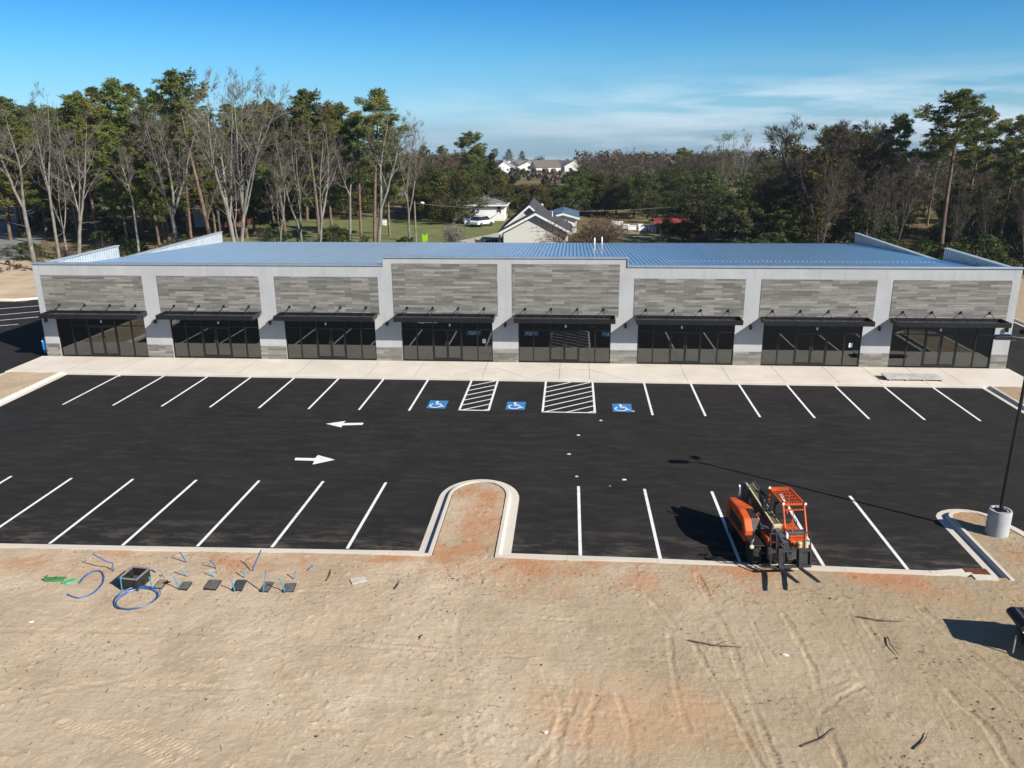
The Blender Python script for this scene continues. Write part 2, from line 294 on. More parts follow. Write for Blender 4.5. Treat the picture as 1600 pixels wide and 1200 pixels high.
def m_leaf(name, c1, c2, c3=None, sc=.55, objrand=.2, trans=.35):
    m, n, b = new_mat(name); L = n.links; v = mapped(n, (1, 1, 1))
    c = ramp(n, noise(n, v, sc, 4, .6), [(.35, c1), (.65, c2)])
    if c3: c = mixc(n, ramp(n, noise(n, mapped(n, (1, 1, 1), loc=(7, 3, 1)), sc*.6, 3), [(.5, (0, 0, 0)), (.68, (1, 1, 1))]), c, c3)
    oi = n.nodes.new('ShaderNodeObjectInfo'); hs = n.nodes.new('ShaderNodeHueSaturation'); mr = n.nodes.new('ShaderNodeMapRange'); mr.inputs['To Min'].default_value = 1-objrand; mr.inputs['To Max'].default_value = 1+objrand
    L.new(oi.outputs['Random'], mr.inputs['Value']); L.new(mr.outputs[0], hs.inputs['Value']); L.new(c, hs.inputs['Color'])
    mr2 = n.nodes.new('ShaderNodeMapRange'); mr2.inputs['To Min'].default_value = .485; mr2.inputs['To Max'].default_value = .515; L.new(oi.outputs['Random'], mr2.inputs['Value']); L.new(mr2.outputs[0], hs.inputs['Hue'])
    L.new(hs.outputs[0], b.inputs['Base Color']); b.inputs['Roughness'].default_value = .65; b.inputs['Specular IOR Level'].default_value = .25
    if trans:
        out = n.nodes['Material Output']; tr = n.nodes.new('ShaderNodeBsdfTranslucent'); L.new(hs.outputs[0], tr.inputs['Color']); x = n.nodes.new('ShaderNodeMixShader'); x.inputs[0].default_value = trans
        L.new(b.outputs[0], x.inputs[1]); L.new(tr.outputs[0], x.inputs[2]); L.new(x.outputs[0], out.inputs[0])
    return m
DIRT = m_dirt(); ASPH = m_asphalt(); CONC = m_concrete('kerb_concrete', (.64, .585, .50), 3.05); WALK = m_concrete('sidewalk_concrete', (.70, .632, .545)); CLAD = m_cladding(); STUC = m_stucco(); ROOF = m_roof(); GLASS = m_glass(); GRND = m_ground()
PAINT = mat('white_road_paint', (.60, .59, .58), .65, scale=4, col2=(.79, .79, .79), bump=.15, p0=.30, p1=.48, detail=9)
BLUEP = mat('blue_road_paint', (.035, .20, .46), .6, var=.12, scale=5)
BLACKM = mat('black_metal', (.012, .012, .014), .38, .0, var=.2, scale=4, spec=.5)
DECK = mat('grey_canopy_deck', (.085, .085, .095), .45, .3, var=.2, scale=2)
BRONZE = mat('dark_bronze_metal', (.010, .010, .011), .4, 0, var=.2, scale=5)
GALV = mat('white_metal_panel', (.66, .72, .76), .38, .5, var=.06, scale=2)
COPE = mat('blue_grey_coping', (.40, .48, .55), .35, .5, var=.08, scale=2)
WHITE = mat('white_paint', (.78, .77, .75), .55, var=.05, scale=3)
ORANGE = mat('orange_paint', (.40, .062, .018), .5, col2=(.60, .092, .014), scale=2.2, spec=.35, detail=9, p0=.36, p1=.52)
CREAM = mat('cream_paint', (.50, .44, .28), .45, var=.15, scale=6)
RUBBER = mat('tyre_rubber', (.016, .015, .015), .85, var=.3, scale=8, bump=.3)
GREYM = mat('grey_steel', (.10, .10, .105), .5, .4, var=.25, scale=8)
FORKM = mat('worn_fork_steel', (.045, .045, .05), .5, .5, var=.4, scale=10)
RUST = mat('rusty_iron', (.16, .055, .025), .8, .3, var=.35, scale=12, bump=.4)
BLUEPIPE = mat('blue_plastic_pipe', (.02, .115, .32), .4, var=.15, scale=6)
CYANPIPE = mat('light_blue_plastic_pipe', (.05, .27, .42), .4, var=.15, scale=6)
LID = mat('grey_box_lid', (.11, .105, .10), .75, var=.25, scale=12, bump=.3)
BOXBLK = mat('black_plastic', (.018, .018, .018), .55, var=.3, scale=9)
GREENP = mat('green_plastic', (.06, .22, .07), .5, var=.2, scale=7)
WOOD = mat('raw_timber', (.38, .24, .12), .8, var=.3, scale=4, stretch=(1, 8, 8))
STICK = mat('dry_stick', (.115, .085, .058), .9, var=.35, scale=12)
PAPER = mat('white_paper', (.75, .74, .70), .8, var=.08, scale=6)
BARKP = mat('pale_bark', (.195, .178, .152), .9, var=.32, scale=1.6, stretch=(2, 2, .7), objrand=.22, bump=.4, bscale=7)
BARKG = mat('grey_brown_bark', (.10, .085, .066), .95, var=.4, scale=1.5, stretch=(2, 2, .6), objrand=.25, bump=.5, bscale=6)
BARKPINE = mat('pine_bark', (.155, .105, .072), .95, var=.4, scale=2, stretch=(2, 2, .7), objrand=.2, bump=.6, bscale=6)
TWIGP = mat('pale_twigs', (.155, .132, .108), .95, var=.25, scale=.6, objrand=.2)
TWIGG = mat('brown_twigs', (.118, .092, .066), .95, var=.35, scale=.6, objrand=.25)
TWIGR = mat('russet_twigs', (.135, .088, .06), .95, var=.3, scale=.6, objrand=.2)
PINEL = m_leaf('pine_needles', (.080, .110, .024), (.19, .215, .052), (.24, .23, .07), .5)
EVERL = m_leaf('evergreen_leaves', (.040, .064, .016), (.095, .125, .030), (.135, .145, .042), .6)
OLIVEL = m_leaf('olive_leaves', (.045, .055, .014), (.095, .098, .024), (.15, .088, .026), .45)
VINEL = m_leaf('vine_leaves', (.07, .062, .022), (.135, .112, .032), (.21, .155, .035), .5)
DARKL = m_leaf('shade_toned_leaves', (.026, .036, .013), (.062, .072, .024), (.09, .08, .028), .5)  # darker evergreen leaf tone, woodland shade put into the colour
SPRINGL = m_leaf('spring_leaves', (.09, .13, .045), (.16, .20, .07), None, .5)
BLOSS = m_leaf('blossom', (.45, .38, .38), (.65, .58, .56), None, 1.2)
# ------------------------------------------------------------------ ground, lot, kerbs
def gz(y): return -max(0, min(y, 600)-140)*.019-max(0, y-600)*.03
mb = MB(); ys_ = [-250, 140, 300, 600, 1000, 1500]; mb.add([(x, y, gz(y)-.05) for y in ys_ for x in (-1600, 1600)], [(2*i, 2*i+1, 2*i+3, 2*i+2) for i in range(5)])
struct(mb.build('ground', GRND))
mb = MB(); mb.sheet([(-49, -25.6), (34, -25.6), (34, 33), (-49, 33)], 0.0); mb.sheet([(-80, -25.6), (-49, -25.6), (-49, 18.6), (-80, 18.6)], 0.0); mb.sheet([(34, -25.6), (60, -25.6), (60, 33), (34, 33)], 0.0)
lot = struct(mb.build('parking_lot', ASPH))

def smooth_rand(x, y, seed, freq):
    """cheap value noise on numpy arrays"""
    r = np.random.default_rng(seed); T = r.random((256, 256)); xs = x*freq; ys = y*freq; xi = np.floor(xs).astype(int); yi = np.floor(ys).astype(int); fx = xs-xi; fy = ys-yi
    fx = fx*fx*(3-2*fx); fy = fy*fy*(3-2*fy); a = T[xi % 256, yi % 256]; b = T[(xi+1) % 256, yi % 256]; c = T[xi % 256, (yi+1) % 256]; d = T[(xi+1) % 256, (yi+1) % 256]
    return (a*(1-fx)+b*fx)*(1-fy)+(c*(1-fx)+d*fx)*fy-.5
def dist_path(X, Y, pts):
    """distance to, signed side of and length along a polyline"""
    best = np.full(X.shape, 1e9); side = np.zeros(X.shape); along = np.zeros(X.shape); acc = 0
    for (x0, y0), (x1, y1) in zip(pts[:-1], pts[1:]):
        dx, dy = x1-x0, y1-y0; l = math.hypot(dx, dy); t = np.clip(((X-x0)*dx+(Y-y0)*dy)/l**2, 0, 1); d = np.hypot(X-x0-t*dx, Y-y0-t*dy); s = ((X-x0)*dy-(Y-y0)*dx)/l
        k = d < best; best[k] = d[k]; side[k] = s[k]; along[k] = acc+t[k]*l; acc += l
    return best, side, along
def gp(*px): return [(G(x, y, .13).x, G(x, y, .13).y) for x, y in px]
TRACKS = [  # (path, half gauge, rut width, depth, bar spacing of the tread)
    (gp((1225, 960), (1270, 1040), (1290, 1130), (1330, 1230)), .0, .16, .035, 0), (gp((1010, 930), (1080, 1000), (1130, 1080), (1200, 1220)), .0, .15, .03, .12),
    (gp((1090, 900), (1140, 1000), (1180, 1110), (1220, 1210)), .0, .16, .035, .13), (gp((1045, 980), (1050, 1030), (1060, 1090), (1075, 1140)), .0, .15, .03, .11), (gp((1275, 1140), (1285, 1110), (1310, 1090), (1345, 1070)), .0, .13, .05, 0),
    (gp((1255, 1095), (1275, 1075), (1320, 1060)), .0, .2, .03, .1), (gp((1480, 1080), (1540, 1130), (1600, 1230)), .0, .2, .04, .14), (gp((1440, 950), (1530, 1030), (1640, 1110)), .0, .22, .05, 0), (gp((1580, 1150), (1490, 1080), (1380, 1010), (1310, 920)), .0, .14, .02, .12),
    (gp((100, 1130), (190, 1150), (260, 1185), (330, 1240)), .0, .26, .032, .13), (gp((200, 1130), (300, 1175), (420, 1230)), .0, .24, .03, .13), (gp((0, 985), (250, 985), (420, 990), (700, 1010)), .0, .18, .018, 0), (gp((0, 1060), (300, 1075), (600, 1060)), .0, .2, .014, 0), (gp((-40, 1100), (200, 1060), (450, 1090), (640, 1180)), 0, .2, .016, .1),
    (gp((720, 950), (712, 1000), (730, 1080), (740, 1220)), .0, .16, .018, .1), (gp((680, 1150), (760, 1190), (860, 1240)), .0, .26, .03, .12), (gp((860, 1240), (880, 1100), (850, 1050)), 0, .18, .02, .1), (gp((905, 1240), (920, 1120), (940, 1060)), 0, .18, .022, .1), (gp((980, 1240), (985, 1150), (965, 1080)), 0, .16, .022, .1), (gp((820, 1210), (870, 1150), (900, 1080)), 0, .2, .022, .12),
]
_r = random.Random(4)
for k in range(20):
    x = _r.uniform(2.5, 15); y = _r.uniform(-26.5, -31); L0 = _r.uniform(1.5, 6); s_ = _r.uniform(-.1, .45); TRACKS.append(([(x, y), (x+s_*L0*.5+_r.uniform(-.1, .1), y-L0*.5), (x+s_*L0, y-L0)], 0, _r.uniform(.06, .13), _r.uniform(.008, .022), 0))
for k in range(16):
    x = _r.uniform(-22, 2); y = _r.uniform(-27.5, -33); L0 = _r.uniform(2, 7); s_ = _r.uniform(-.2, .12); TRACKS.append(([(x, y), (x+L0*.5, y+s_*L0*.5+_r.uniform(-.1, .1)), (x+L0, y+s_*L0)], 0, _r.uniform(.07, .16), _r.uniform(.008, .018), 0))
def dirt_height(X, Y):
    Z = .12+.05*smooth_rand(X, Y, 1, .35)+.03*smooth_rand(X, Y, 2, .9)+.016*smooth_rand(X, Y, 3, 2.2)+.010*smooth_rand(X, Y, 4, 5)+.011*smooth_rand(X, Y, 5, 10)
    c = smooth_rand(X, Y, 6, 7.5); Z += np.where(c > .33, (c-.33)*.16, 0)*(smooth_rand(X, Y, 8, .5) > -.05)
    c = smooth_rand(X, Y, 14, 15); Z += np.where(c > .30, (c-.30)*.09, 0)*np.clip(.4+3*smooth_rand(X, Y, 15, .6), 0, 1)
    for path, _, w, dep, bar in TRACKS:
        px_ = [p[0] for p in path]; py_ = [p[1] for p in path]; sel = (X > min(px_)-1) & (X < max(px_)+1) & (Y > min(py_)-1) & (Y < max(py_)+1)
        if not sel.any(): continue
        Xf, Yf, Zf = X, Y, Z; X, Y = Xf[sel], Yf[sel]; Z = np.zeros(X.shape)
        d, s, a = dist_path(X, Y, path); w = w*.62; d = np.abs(d+.07*smooth_rand(X, Y, 31, 3)+.05*smooth_rand(X, Y, 32, 9)); u = d/w; rut = np.exp(-(u**4)*1.2); edge = np.exp(-((u-1.35)/.33)**2); amp = np.clip(.2+1.5*(smooth_rand(X, Y, 11, .8)+.5), 0, 1.7)*(.75+.7*smooth_rand(X, Y, 33, 11))
        Z += .62*amp*(-dep*rut+dep*.4*edge)
        if bar: Z += amp*rut*(.016 if bar == .13 else .008)*np.sign(np.sin(2*PI*(a+s*.5)/bar))*(smooth_rand(X, Y, 12, 1.1) > -.2)
        Zf[sel] += Z; X, Y, Z = Xf, Yf, Zf
    return Z
def dirt_sheet(name, x0, x1, y0, y1, step, poly=None, flat=None, label=None):
    nx = int((x1-x0)/step)+1; ny = int((y1-y0)/step)+1; xs = np.linspace(x0, x1, nx); ys = np.linspace(y0, y1, ny); X, Y = np.meshgrid(xs, ys); Z = dirt_height(X, Y) if flat is None else flat+.03*smooth_rand(X, Y, 21, 1.2)+.02*smooth_rand(X, Y, 22, 4)+.012*smooth_rand(X, Y, 23, 9)
    V = np.stack([X, Y, Z], -1).reshape(-1, 3); i = np.arange(ny-1)[:, None]*nx+np.arange(nx-1)[None]; Fc = np.stack([i, i+1, i+1+nx, i+nx], -1).reshape(-1, 4)
    if poly is not None:
        C = V[Fc].mean(1); ins = np.zeros(len(C), bool); n = len(poly)
        for k in range(n):
            (ax, ay), (bx, by) = poly[k], poly[(k+1) % n]
            if ay == by: continue
            c = ((ay > C[:, 1]) != (by > C[:, 1])) & (C[:, 0] < (bx-ax)*(C[:, 1]-ay)/(by-ay)+ax); ins ^= c
        Fc = Fc[ins]
    me = bpy.data.meshes.new(name); me.vertices.add(len(V)); me.vertices.foreach_set('co', V.ravel()); me.loops.add(len(Fc)*4); me.loops.foreach_set('vertex_index', Fc.ravel()); me.polygons.add(len(Fc)); me.polygons.foreach_set('loop_start', np.arange(len(Fc))*4); me.polygons.foreach_set('loop_total', np.full(len(Fc), 4)); me.update(calc_edges=True)
    me.polygons.foreach_set('use_smooth', [True]*len(Fc)); me.materials.append(DIRT); o = bpy.data.objects.new(name, me); COL.objects.link(o); return struct(o)
def kerb_at(x):  # back of the near kerb
    xs = (-80, -20, -13, -5, 2.5, 8.7, 14.2, 30); ys = (-26.4, -25.36, -25.2, -24.98, -25.0, -25.18, -25.34, -25.7); return float(np.interp(x, xs, ys))
near = [(x, kerb_at(x)+.05) for x in (-27, -20, -13, -5.2)]+[(-4.62, -24.9), (-4.62, -20)]+[(-3.55+1.07*math.cos(a), -20.05+1.35*math.sin(a)) for a in np.linspace(PI, 0, 12)]+[(-2.48, -24.9)]+[(x, kerb_at(x)+.05) for x in (-1.8, 2.5, 8.7, 14.35)]+[(14.35, -20.9)]+[(15.05+.7*math.cos(a), -20.9+.5*math.sin(a)) for a in np.linspace(PI, .5, 8)]+[(16.2, -21.9), (16.5, -25.2), (20, -25.4), (20, -38), (-27, -38)]
dirt_sheet('dirt_field', -27, 20, -38, -18, .042, near)
struct(MB().sheet([(-90, -37.9), (-90, -120), (90, -120), (90, -37.9)], .1).sheet([(-90, -26.2), (-26.9, -25.5), (-26.9, -37.9), (-90, -37.9)], .1).sheet([(19.9, -25.4), (90, -26), (90, -37.9), (19.9, -37.9)], .1).build('dirt_yard', DIRT))

def kerb(pts, name='kerb', gut=.36, top=.16, h=.15, mat_=None):
    """gutter pan + kerb along a line; the soil lies to the right of the walking direction"""
    pts = [Vector((p[0], p[1])) for p in pts]; n = len(pts); prof = [(0, -.02), (0, .006), (gut-.03, .012), (gut+.01, h-.03), (gut+.04, h), (gut+top, h), (gut+top, -.02)]; mbk = MB(); vs = []
    for i, p in enumerate(pts):
        a = (pts[i]-pts[i-1]).normalized() if i else None; b = (pts[i+1]-pts[i]).normalized() if i < n-1 else None
        na = Vector((a.y, -a.x)) if a else None; nb = Vector((b.y, -b.x)) if b else None
        m = (na+nb).normalized() if na and nb else (na or nb); k = 1/max(.3, m.dot(na or nb))
        vs += [(p.x+m.x*o*k, p.y+m.y*o*k, z) for o, z in prof]
    q = len(prof); fs = [(i*q+j, i*q+j+1, (i+1)*q+j+1, (i+1)*q+j) for i in range(n-1) for j in range(q-1)]+[tuple(range(q)), tuple(range((n-1)*q, n*q))[::-1]]
    mbk.add(vs, fs); return struct(mbk.build(name, mat_ or CONC))
def arc(cx, cy, rx, ry, a0, a1, n): return [(cx+rx*math.cos(a), cy+ry*math.sin(a)) for a in np.linspace(a0, a1, n)]
kerb([(x, kerb_at(x)+.54) for x in (-80, -20, -13)]+[(-5.17, -24.45)]+[(-5.17, -20.3)]+arc(-3.55, -20.05, 1.62, 1.9, PI, 0, 18)+[(-1.93, -24.42)]+[(x, kerb_at(x)+.54) for x in (2.5, 8.7, 12.0)]+[(13.15, -24.62)])
kerb([(13.84, -25.42), (13.88, -21.0)]+arc(15.05, -20.9, 1.17, 1.0, PI, .35, 10)+[(16.55, -21.6), (16.95, -23), (17.1, -25.0), (30, -25.2), (60, -25.6)])
# drain throat round the grate
struct(MB().prism([(12.0, -24.78), (13.2, -24.55), (13.2, -25.15), (12.0, -25.15)], -.02, .02).prism([(13.15, -25.14), (13.86, -25.16), (13.86, -25.46), (13.15, -25.44)], -.02, .152).build('drain_apron', CONC))
gr = thing('drain_grate', 'rusty brown iron drain grate in the lot corner beneath the lamp island', 'drain grate', (13.52, -24.86, .012))
fr = MB().box(-.36, .36, -.30, -.26, 0, .03).box(-.36, .36, .26, .30, 0, .03).box(-.36, -.32, -.26, .26, 0, .03).box(.32, .36, -.26, .26, 0, .03); fr.build('frame', RUST, gr)
b_ = MB()
for k in range(11): b_.box(-.32, .32, -.24+k*.048, -.215+k*.048, 0, .028)
b_.box(-.32, .32, -.26, .26, -.005, .004); b_.build('grating', RUST, gr)
# islands at the two front corners
def island(pl, kp, nm='dirt_island'):
    xs = [p[0] for p in pl]; ys = [p[1] for p in pl]; dirt_sheet(nm, min(xs), max(xs), min(ys), max(ys), .1, pl, .13); kerb(kp)
island([(-31.5, -3.5), (-31.5, -10.6), (-32.3, -11.6), (-33.6, -11.6), (-34.7, -10.6), (-34.7, -3.5)], [(-31.0, -3.72), (-30.92, -9.6)]+arc(-32.4, -10.4, 1.5, 1.8, -.1, -PI/2, 6)+arc(-33.7, -10.4, 1.5, 1.8, -PI/2, -PI, 6)+[(-35.25, -3.7)])
island([(24.0, -3.5), (24.0, -9.2), (25, -10), (25.9, -9.6), (26.4, -9), (26.4, -3.5)], [(26.9, -3.72), (26.9, -9)]+arc(25.2, -9, 1.7, 1.6, 0, -PI, 10)+[(23.48, -3.72)])
# side yards
DL = MB(); DL.sheet([(-120, 19.4), (-50.0, 19.4), (-47.5, 21), (-46.6, 24), (-46.6, 46), (-62, 44), (-85, 40), (-120, 36)], .10); struct(DL.build('dirt_lot', DIRT))
kerb([(-120, 18.9), (-50.2, 18.9)][::-1]); kerb([(-46.1, 33), (-46.1, 24), (-47.0, 20.6), (-50.2, 18.9)], gut=.3)
DRT = MB(); DRT.sheet([(34.3, 8), (90, 8), (90, 40), (34.3, 40)], .1); struct(DRT.build('dirt_verge', DIRT))
kerb([(34, 8), (34, 33)])
# sidewalk, its scored joints drawn as thin darker strips
WK = MB(); WK.box(-35.0, 26.75, -3.72, -.001, -.02, .15); walk = struct(WK.build('sidewalk', WALK, bevel=.015))
J = MB()
for x in (-31.2, -27.9, -24.3, -20.2, -16.6, -12.2, -9.3, 6.9, 9.4, 12.5, 15.6, 18.0, 20.6, 22.6): J.bar((x, -3.6, .152), (x, -.02, .152), .022, .004)
for a, b in (((-7.2, -3.6), (-5.2, -1.5)), ((-5.2, -1.5), (-4.4, -1.5)), ((-4.4, -1.5), (-2.45, -3.6)), ((-2.45, -3.6), (-.6, -1.5)), ((-.6, -1.5), (1.2, -1.5)), ((1.2, -1.5), (3.4, -3.6)), ((-5.2, -3.6), (-5.2, -.05)), ((-.6, -3.6), (-.6, -.05)), ((1.2, -3.6), (1.2, -.05))): J.bar((*a, .152), (*b, .152), .028, .004)
j = J.build('scored_joint', mat('dark_joint_strip', (.30, .27, .24), .9), walk); j['kind'] = 'structure'

# ------------------------------------------------------------------ painted markings, parts of the lot
def mark(name, mbx, m=None): o = mbx.build(name, m or PAINT, lot); o['kind'] = 'structure'; return o
LINE = .115
def line(a, b, w=LINE): return MB().bar((a[0], a[1], .003), (b[0], b[1], .003), w, .003)
farT = [-27.65, -24.8, -22.05, -19.34, -16.63, -13.9, -11.15, -8.45, 4.37, 7.08, 9.85, 12.6, 15.31, 18.06, 20.78]
for x in farT: mark('parking_line', line((x, -3.75), (x-.03, -9.42)))
nearT = [(-29.4, -19.05), (-26.7, -19.03), (-23.95, -19.0), (-21.21, -19.04), (-18.51, -18.99), (-15.75, -18.93), (-13.05, -18.84), (-10.31, -18.74), (-7.63, -18.72), (.44, -18.63), (3.14, -18.73), (5.85, -18.82), (8.58, -18.91), (11.29, -18.93)]
nearB = [(-29.4, -25.0), (-26.6, -24.95), (-23.95, -24.9), (-21.21, -24.86), (-18.52, -24.73), (-15.82, -24.7), (-13.11, -24.6), (-10.43, -24.5), (-7.73, -24.44), (.47, -24.42), (3.2, -24.52), (5.87, -24.6), (8.62, -24.66), (11.33, -24.7)]
for a, b in zip(nearT, nearB): mark('parking_line', line(a, b))
for a, b in (((0, 482.5), (62, 477.6)), ((0, 492), (62, 486.5)), ((0, 500.5), (62, 495)), ((0, 509), (29, 506.5)), ((1584, 464), (1610, 464.8)), ((1580, 453), (1610, 453.6))):
    p, q = G(*a), G(*b); d = q-p; mark('parking_line', line(p-d*.6, q+d*(.25 if b[0] != 29 else 0)))
def hatch(x0, x1, y0, y1, first, gap=.88, slope=.78):
    h = MB()
    for a, b in (((x0, y0), (x0, y1)), ((x1, y0), (x1, y1)), ((x0-.05, y1), (x1+.05, y1))): h.bar((*a, .003), (*b, .003), LINE, .003)
    y = first
    while y > y1-(x1-x0)*slope:
        xa, ya, xb, yb = x0, y, x1, y+(x1-x0)*slope
        if yb > y0: xb = x0+(y0-y)/slope; yb = y0
        if ya < y1: xa = x0+(y1-y)/slope; ya = y1
        if xb-xa > .15: h.bar((xa, ya, .0045), (xb, yb, .0045), .09, .002)
        y -= gap
    mark('hatched_zone', h)
hatch(-5.82, -4.26, -3.76, -9.15, -4.85); hatch(-1.39, 1.36, -3.76, -9.22, -4.9)
def arrow(P, name='direction_arrow'): mark(name, MB().prism(P, .0, .0045))
arrow([(-12.3, -11.68), (-11.42, -11.2), (-11.44, -11.53), (-10.42, -11.43), (-10.4, -11.72), (-11.4, -11.86), (-11.37, -12.16)])
arrow([(-12.35, -16.24), (-11.45, -16.24), (-11.42, -15.86), (-10.49, -16.36), (-11.33, -16.96), (-11.38, -16.54), (-12.3, -16.52)])
def accessible(cx, cy):
    o = mark('accessible_symbol', MB().prism([(cx-.51, cy-.66), (cx+.51, cy-.66), (cx+.51, cy+.66), (cx-.51, cy+.66)], 0, .004), BLUEP)
    f = MB(); P = lambda x, y: (cx+x, cy+y)
    f.prism([P(-.07+.085*math.cos(a), .44+.105*math.sin(a)) for a in np.linspace(0, 2*PI, 15)[:-1]], .003, .008)
    def bar(a, b, w): f.bar((*P(*a), .0055), (*P(*b), .0055), w, .005)
    bar((-.07, .36), (-.06, .0), .10); bar((-.07, .15), (.17, .15), .07); bar((-.08, .0), (.20, .0), .085); bar((.18, .03), (.30, -.34), .085); bar((.28, -.34), (.42, -.29), .075)
    ring = [(-.08+.29*math.cos(a), -.20+.33*math.sin(a)) for a in np.linspace(rad(125), rad(365), 20)]
    for a, b in zip(ring[:-1], ring[1:]): bar(a, b, .075)
    g = f.build('wheelchair_figure', PAINT, o); g['kind'] = 'structure'
accessible(-7.13, -8.28); accessible(-2.86, -8.26); accessible(2.83, -8.3)
# ------------------------------------------------------------------ the shop row
ZR = lambda y: 5.86-.061*y
XL, XR = -34.6, 26.55
SF = [(-33.65, -27.64), (-25.92, -20.03), (-18.32, -12.41), (-10.72, -4.90), (-3.26, 2.53), (4.20, 10.14), (11.86, 17.81), (19.56, 25.58)]
PN = [(-34.15, -27.40), (-26.41, -19.72), (-18.71, -12.07), (-11.14, -4.54), (-3.63, 2.97), (3.90, 10.58), (11.53, 18.33), (19.28, 26.08)]
CL, CR_ = -11.66, 3.40
shop = thing('retail_building', 'long single storey shop row with grey stucco, plank panels and black canopies', 'building', (0, 0, 0))
w = MB(); ZH = 2.97
xs = [XL]+[v for s in SF for v in s]+[XR]
def ztop(x): return 6.74 if CL < x < CR_ else 6.24
cuts = sorted(set(xs+[CL, CR_]))
for a, b in zip(cuts[:-1], cuts[1:]):
    m_ = (a+b)/2; opening = any(s[0] < m_ < s[1] for s in SF); w.box(a, b, 0, .3, ZH if opening else 0, ztop(m_))
w.box(XL, XL+.25, .3, 28.6, 0, 4.05); w.box(XR-.25, XR, .3, 28.6, 0, 4.05); w.box(XL+.25, XR-.25, 28.35, 28.6, 0, 4.0)
w.build('wall', STUC, shop)
for k, (a, b) in enumerate(PN): MB().box(a, b, -.022, .0, 3.14, 6.41 if k in (3, 4) else 5.56).build('cladding_panel', CLAD, shop)
piers = [(XL, SF[0][0])]+[(SF[k][1], SF[k+1][0]) for k in range(7)]+[(SF[7][1], XR)]
for a, b in piers: MB().box(a+.004, b-.004, -.03, .0, .15, 1.02).build('pier_cladding', CLAD, shop)
# panel joints of the stucco
PJ = mat('joint_line', (.28, .285, .29), .9)
for x in (-34.2, -30.8, -27.0, -23, -19.2, -15.4, 6.0, 8.1, 11.05, 14.9, 16.4, 18.8, 22.7, 26.15): MB().box(x-.006, x+.006, -.004, 0, 5.58, 6.2).build('stucco_joint', PJ, shop)
c_ = MB()
for a, b, z in ((XL-.06, CL, 6.24), (CL-.06, CR_+.06, 6.74), (CR_, XR+.06, 6.24)): c_.box(a, b, -.06, .36, z, z+.1)
c_.box(CL-.06, CL, -.06, .36, 6.34, 6.74); c_.box(CR_, CR_+.06, -.06, .36, 6.34, 6.74)
c_.build('coping', COPE, shop, bevel=.012)
def parapet(x, inner):   # stepped side parapet, ribbed metal facing the roof
    s = 1 if inner > 0 else -1; p = MB(); segs = ((.36, 9.9, 6.14), (9.9, 28.6, 5.12))
    for y0, y1, z in segs:
        p.box(min(x, x+s*.2), max(x, x+s*.2), y0, y1, 4.05, z)
    o = p.build('parapet', STUC, shop); r = MB()
    for y0, y1, z in segs:
        xi = x+s*.2; r.box(min(xi, xi+s*.02), max(xi, xi+s*.02), y0+.001, y1-.001, 4.06, z-.001); y = y0+.15
        while y < y1-.08:
            r.box(min(xi+s*.02, xi+s*.075), max(xi+s*.02, xi+s*.075), y, y+.11, 4.06, z-.002); y += .305
    r.box(min(x, x+s*.22), max(x, x+s*.22), 9.901, 9.93, 5.13, 6.139)
    r.build('ribbed_panel', GALV, o); c = MB()
    for y0, y1, z in segs: c.box(min(x-s*.05, x+s*.32), max(x-s*.05, x+s*.32), y0, y1+.04, z, z+.07)
    c.build('parapet_coping', GALV, o, bevel=.01)
parapet(XL, 1); parapet(XR, -1)
rf = MB(); x0, x1 = XL+.3, XR-.3; n = int((x1-x0)/.305); st = (x1-x0)/n; prof = []
for i in range(n):
    x = x0+i*st; prof += [(x, 0), (x+st*.74, 0), (x+st*.80, .078), (x+st*.94, .078)]
prof.append((x1, 0)); ya, yb = .3, 28.9; m_ = len(prof)
rf.add([(x, ya, ZR(ya)+z) for x, z in prof]+[(x, yb, ZR(yb)+z) for x, z in prof], [(i, i+1, m_+i+1, m_+i) for i in range(m_-1)])
roof = rf.build('roof', ROOF, shop)
for i in range(n):
    x = x0+i*st
    if x > 5.8 and x < 25.2: MB().box(x+st*.76, x+st*.94, 8.2, 8.34, ZR(8.2)+.075, ZR(8.2)+.10).build('seam_clip', WHITE, roof)
MB().box(XL, XR, 28.9, 29.02, ZR(28.9)-.12, ZR(28.9)+.02).build('gutter', COPE, shop)
for x, y in ((1.95, 20.0), (2.62, 21.5)):
    v = MB().cyl((x, y, ZR(y)-.02), .06, 1.05, 14).cyl((x, y, ZR(y)-.02), .14, .1, 14, r2=.08); v.build('vent_pipe', WHITE, shop, smooth=True)
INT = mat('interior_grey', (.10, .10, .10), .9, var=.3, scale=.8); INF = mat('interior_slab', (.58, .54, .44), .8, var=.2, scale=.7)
MB().box(XL+.25, XR-.25, .3, 28.3, .02, .148).build('floor', INF, shop)
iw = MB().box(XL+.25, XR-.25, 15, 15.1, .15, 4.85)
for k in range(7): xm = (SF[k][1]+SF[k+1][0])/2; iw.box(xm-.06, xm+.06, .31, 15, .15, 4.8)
iw.build('interior_wall', INT, shop)
